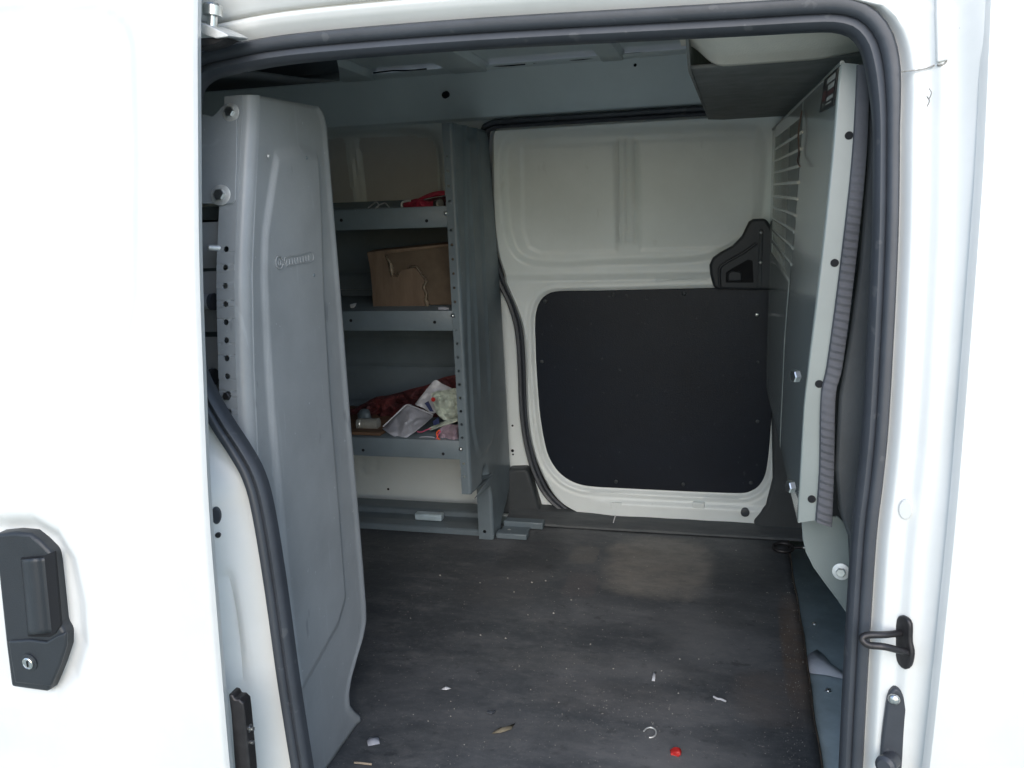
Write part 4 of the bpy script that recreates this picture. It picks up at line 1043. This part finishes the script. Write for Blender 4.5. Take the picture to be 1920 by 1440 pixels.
def ribbon(pxs, wfn, seed):
    P = crom([Vector((a, b, 0)) for a, b in pxs], 60); V = []; F = []
    for i in range(60):
        t = (P[min(i + 1, 59)] - P[max(i - 1, 0)]).normalized(); nrm = Vector((-t.y, t.x, 0)); wd = wfn(i / 59)
        j1 = 1.6 * noise.noise(Vector((i * .45, seed, 0))); j2 = 1.6 * noise.noise(Vector((i * .6, seed + 5, 0)))
        a = P[i] + nrm * (j1 - .5); b = P[i] - nrm * (wd + j2)
        V += [onb(a.x, a.y, yb_ - .004), onb((a.x + b.x) / 2, (a.y + b.y) / 2, yb_ - .009 - .003 * noise.noise(Vector((i * .3, seed, 3)))), onb(b.x, b.y, yb_ - .003)]
    for i in range(59):
        for k in range(2): F.append((i * 3 + k, i * 3 + k + 1, i * 3 + k + 4, i * 3 + k + 3))
    put('torn_edge', mesh('torn_edge', V, F), CARD_E, bx, solid=.0012)
ribbon(tear[:8], lambda t: 2.5 + 6.5 * math.sin(math.pi * min(1, t * 1.15)) ** 2, 1.0)
ribbon(tear[9:], lambda t: 2.0 + 3.5 * t + 2.0 * abs(math.sin(t * 9)), 8.0)
tp_ = [onb(a, b, yb_ - .001) for a, b in ((688, 473), (722, 469), (872, 454), (872, 457), (722, 477), (690, 478))]
prism('top_fold', tp_, (0, .05, .004), CARD, bx, bevel=.001)
o = pillow('paper_scrap', [(656, 571), (663, 569), (669, 568)], [(657, 577), (663, 577), (667, 573)], 1.16, 1.15, .004, .003, PAPER, nu=10, nv=6, seed=2)
tag(o, 'small white paper scrap left of the torn cardboard box', 'paper')
o = pillow('paper_scrap', [(822, 576), (832, 575), (842, 577)], [(822, 582), (832, 583), (842, 582)], 1.13, 1.12, .003, .002, PAPER_D, nu=10, nv=6, seed=4)
tag(o, 'flat pale scrap right of the torn cardboard box', 'paper')
# top shelf: red strap bundle and a tangle of pale wire
rb = empty('ratchet_strap', hy(795, 391, 1.2)); tag(rb, 'red ratchet strap bundle lying on the top shelf', 'strap')
pillow('strap_webbing', [(756, 379), (770, 375), (785, 372), (803, 378), (812, 376)], [(757, 393), (770, 395), (785, 395), (800, 394), (812, 392)], 1.20, 1.19, .018, .012, RED, rb, seed=8)
pillow('strap_loop', [(784, 372), (800, 364), (815, 359), (834, 357)], [(786, 376), (800, 372), (815, 369), (834, 366)], 1.21, 1.205, .008, .006, RED, rb, nu=18, nv=8, seed=11)
pillow('strap_fold', [(788, 379), (804, 373), (820, 370), (836, 368)], [(790, 392), (804, 392), (820, 392), (836, 391)], 1.215, 1.21, .014, .012, REDB, rb, nu=18, nv=10, seed=14)
lathe('ratchet_drum', hy(819, 383, 1.18), (.9, -.3, .1), [(-.004, .011), (.010, .011), (.010, .013), (.016, .013)], DARKST, rb, n=18)
lathe('ratchet_spindle', hy(822, 382, 1.17), (.9, -.3, .1), [(0, .010), (.010, .010)], TAPE, rb, n=18)
tube('strap_hook', [hy(a, b, 1.18) for a, b in ((754, 392), (753, 382), (758, 378), (770, 376))], .0028, ZINCW, rb)
wt = tube('wire_tangle', [hy(a, b, y) for a, b, y in ((690, 390, 1.16), (698, 384, 1.18), (706, 379, 1.16), (710, 386, 1.15), (704, 390, 1.14), (712, 384, 1.17), (722, 381, 1.18), (728, 387, 1.16), (732, 391, 1.15))], .0018, PAPER_D, n=90)
tag(wt, 'small tangle of pale wire on the top shelf', 'wire')
# bottom shelf
o = prism('wooden_board', [Vector((x, y, .917)) for x, y in ((-1.30, 1.115), (-.94, 1.112), (-.92, 1.40), (-1.30, 1.40))], (0, 0, .009), WOOD, bevel=.002)
tag(o, 'thin brown board lying flat on the bottom shelf', 'board')
o = pillow('cloth_bundle', [(640, 772), (662, 766), (690, 752), (706, 744), (728, 741), (752, 735), (775, 728), (800, 722), (830, 708), (858, 702)], [(640, 800), (662, 802), (690, 800), (706, 798), (728, 797), (752, 795), (775, 790), (800, 785), (830, 780), (858, 778)], 1.32, 1.30, .035, .045, REDB, nu=60, nv=20, seed=21)
tag(o, 'dark red crumpled cloth bundle at the back of the bottom shelf', 'cloth')
o = pillow('grey_cap', [(670, 776), (676, 768), (684, 766), (692, 769), (696, 780)], [(671, 790), (677, 792), (684, 793), (691, 792), (697, 789)], 1.20, 1.19, .02, .004, GREY_D, nu=14, nv=10, seed=1)
tag(o, 'small rounded grey lump behind the silver tape roll', 'cap')
tr0 = hy(672, 795, 1.165); tr1 = hy(710, 795, 1.165)
o = lathe('tape_roll', tr0, tr1 - tr0, [(0, .012), (.0, .0165), (.010, .0170), (.012, .0160), (.026, .0165), (.030, .0172), ((tr1 - tr0).length, .0168), ((tr1 - tr0).length, .012)], TAPE, n=26, ang=25)
tag(o, 'silver foil tape roll lying on the bottom shelf', 'tape roll')
o = pillow('poly_mailer', [(716, 802), (722, 795), (740, 778), (761, 758), (772, 757)][0:1] + [(738, 780), (762, 758), (785, 766), (812, 777)], [(716.5, 803), (722, 808), (738, 818), (752, 825), (770, 816), (790, 800), (812, 780)], 1.21, 1.115, .010, .012, PAPER_D, nu=40, nv=22, seed=31)
tag(o, 'grey white flat plastic mailer leaning on the bottom shelf', 'mailer')
for e in (((718, 800), (740, 779), (762, 759)), ((764, 759), (790, 768), (812, 778)), ((756, 823), (785, 803), (811, 781))):
    t = tube('welded_hem', [hy(a, b, 1.112 + (824 - b) * .0013) for a, b in e], .0022, PAPER, o, n=24, mod=lambda t, j: .6 + .8 * abs(noise.noise(Vector((t * 9, j, 1)))))
o2 = pillow('poly_mailer', [(778, 757), (795, 736), (815, 713), (830, 720), (848, 728)], [(779, 759), (795, 766), (810, 775), (828, 768), (848, 752)], 1.24, 1.22, .008, .010, PAPER, nu=30, nv=16, seed=37)
tag(o2, 'white mailer standing on its corner above the grey one', 'mailer')
o3 = pillow('plastic_bag', [(808, 738), (820, 733), (835, 731), (850, 728), (862, 728)], [(818, 775), (828, 785), (838, 790), (850, 786), (862, 782)], 1.185, 1.165, .02, .022, BAGG, nu=30, nv=22, seed=43)
tag(o3, 'cloudy pale plastic bag with a red dot on the bottom shelf', 'bag')
lathe('red_dot', hy(812.5, 749, 1.168), (-.1, -1, .1), [(0, .0062), (.001, .0062)], REDP, o3, n=18)
prism('navy_print', [hy(a, b, 1.163) for a, b in ((796, 756), (803, 752), (813, 772), (806, 771))], (0, .001, 0), NAVY, o3, bevel=0)
prism('navy_print', [hy(a, b, 1.118) for a, b in ((811, 790), (822, 783), (824, 794), (814, 798))], (0, .001, 0), NAVY, o3, bevel=0)
o4 = pillow('plastic_bag', [(803, 803), (820, 795), (838, 788), (858, 783)], [(806, 808), (822, 802), (838, 797), (858, 790)], 1.15, 1.14, .008, .010, BAGG, nu=24, nv=10, seed=47)
tag(o4, 'thin folded pale bag end above the mauve bag', 'bag')
o5 = pillow('plastic_bag', [(822, 806), (832, 798), (845, 796), (860, 797)], [(824, 825), (834, 828), (846, 827), (860, 826)], 1.14, 1.12, .018, .020, BAGP, nu=26, nv=16, seed=53)
tag(o5, 'crumpled mauve plastic bag tied with orange wire on the bottom shelf', 'bag')
tube('tie_wire', [hy(a, b, 1.108) for a, b in ((824, 806), (819, 812), (821, 821), (828, 826), (836, 825))], .0022, ORANGE, o5)
tube('tie_wire', [hy(a, b, 1.11) for a, b in ((826, 808), (822, 815), (818, 824), (816, 828), (822, 829))], .0020, PINK, o5)
o6 = tube('pink_wire', [hy(a, b, 1.13) for a, b in ((782, 809), (790, 810), (800, 806), (808, 803))], .0014, PINK)
tag(o6, 'thin pink wire under the grey mailer', 'wire')
o7 = tube('clear_wire', [hy(a, b, 1.12) for a, b in ((780, 826), (788, 820), (800, 819), (812, 820), (818, 824))], .0016, PAPER_D)
tag(o7, 'thin pale wire at the front of the bottom shelf', 'wire')
o8 = box('tube_offcut', hy(777, 971, 1.36) + Vector((0, 0, -.008)), hy(827, 971, 1.36) + Vector((0, .03, .008)), PANF, bevel=.004)
tag(o8, 'short grey square tube offcut on the floor rail below the far shelves', 'tube')

# ================================================================== LITTER ON THE FLOOR
def flake(name, pxs, m, label, cat, lift=.002, curl=.004):
    P = [hz(a, b, FZ + lift) for a, b in pxs]; c = sum(P, Vector()) / len(P)
    V = [c + Vector((0, 0, curl))] + [p + Vector((0, 0, curl * abs(noise.noise(p * 40)))) for p in P]
    F = [(0, i + 1, (i + 1) % len(P) + 1) for i in range(len(P))]
    o = put(name, mesh(name, V, F), m, None, ang=60, solid=.0008)
    return tag(o, label, cat)
flake('paper_strip', [(1222, 1277), (1225, 1260), (1230, 1260), (1228, 1278)], PAPER, 'short white paper strip on the load floor', 'paper')
flake('paper_scrap', [(827, 1293), (836, 1286), (846, 1292), (836, 1295)], PAPER, 'small white paper triangle on the load floor', 'paper')
flake('paper_scrap', [(688, 1390), (694, 1383), (710, 1383), (712, 1395), (690, 1399)], PAPER_D, 'pale blue paper scrap beside the near shelf foot', 'paper')
flake('dry_leaf', [(922, 1376), (936, 1366), (955, 1362), (966, 1357), (958, 1368), (940, 1374)], LEAF, 'thin yellow dry leaf on the load floor', 'leaf')
o = tube('wire_offcut', [hz(a, b, FZ + .003) for a, b in ((1338, 1306), (1345, 1310), (1352, 1311), (1361, 1315))], .0022, PAPER, axis=Vector((0, 0, 1)))
tag(o, 'short white wire offcut on the load floor', 'wire')
o = pillow('red_cap', [(1256, 1406), (1264, 1401), (1274, 1402), (1278, 1408)], [(1258, 1416), (1265, 1420), (1272, 1419), (1277, 1415)], hz(1266, 1416, FZ).y + .01, hz(1266, 1416, FZ).y - .004, .004, .006, REDP, nu=14, nv=10, seed=5)
tag(o, 'bright red plastic cap on the load floor', 'cap')
o = tube('metal_clip', [hz(a, b, FZ + .004) for a, b in ((1207, 1371), (1212, 1366), (1219, 1364), (1226, 1366), (1230, 1371), (1229, 1378), (1224, 1382), (1217, 1383))], .0015, ZINCW, axis=Vector((0, 0, 1)))
tag(o, 'bent grey metal clip on the load floor', 'clip')
o = tube('wood_splinter', [hz(a, b, FZ + .003) for a, b in ((664, 1430), (680, 1431), (697, 1433))], .002, CARD_E, axis=Vector((0, 0, 1)))
tag(o, 'thin pale wood splinter by the near shelf foot', 'splinter')
o = tube('black_clip', [hz(a, b, FZ + .003) for a, b in ((915, 1333), (922, 1335), (928, 1332), (922, 1337), (914, 1336))], .002, RUBBER, axis=Vector((0, 0, 1)))
tag(o, 'tiny black plastic clip on the load floor', 'clip')
fm = flake('clear_film', [(1508, 1238), (1520, 1224), (1532, 1218), (1545, 1228), (1558, 1244), (1584, 1262), (1584, 1274), (1550, 1266), (1518, 1262)], CLEAR, 'sheet of clear film on the floor by the door', 'film', lift=-.004, curl=.002)
tube('sill_litter', [hs(a, b, lambda z: 1.45) for a, b in ((1150, 980), (1152, 972), (1154, 966))], .0016, PAPER, van)
# crumbs too many to count
bmc = bmesh.new(); rs = random.Random(11)
spots = [(825, 1079, 4), (952, 1084, 3), (997, 1092, 4), (1023, 1089, 3), (964, 1110, 3), (900, 1093, 2.5), (948, 1197, 4), (901, 1191, 3.5), (1107, 1208, 3.5), (1085, 1104, 3), (1071, 1125, 4), (990, 1153, 3), (1038, 1150, 3), (1130, 1181, 2.5), (1275, 1236, 3.5), (1310, 1236, 3), (1272, 1300, 3), (1048, 1317, 2.5), (845, 1315, 2.5), (775, 1340, 2.5), (803, 1352, 2.5), (845, 1343, 2.5), (1080, 986, 3), (1380, 1032, 3), (1150, 1254, 3), (1240, 1258, 2.5)]
for k in range(640):
    if k < 330: spots.append((rs.uniform(700, 1500), rs.uniform(1020, 1438), .6 + 1.6 * rs.random() ** 2.5))
    elif k < 500: spots.append((rs.gauss(1492, 18), rs.uniform(1080, 1430), rs.uniform(.7, 1.9)))
    else: spots.append((rs.gauss(1180, 110), rs.gauss(1330, 28), rs.uniform(.7, 1.8)))
for a, b, s in spots:
    p = hz(a, b, FZ + .002); d = (p - CAM).length; r = s * .5 * d / FPX * 1.15
    vv_ = [bmc.verts.new(p + Vector((r * rs.uniform(.6, 1.2) * math.cos(t), r * rs.uniform(.6, 1.2) * math.sin(t), 0))) for t in (0, 1.57, 3.14, 4.71)]
    tp2 = bmc.verts.new(p + Vector((0, 0, r * .9)))
    for i in range(4): bmc.faces.new((vv_[i], vv_[(i + 1) % 4], tp2))
cr = put('floor_crumbs', from_bm('floor_crumbs', bmc), CRUMB, None, smooth=False)
tag(cr, 'pale crumbs and grit scattered over the load floor', 'crumbs', kind='stuff')
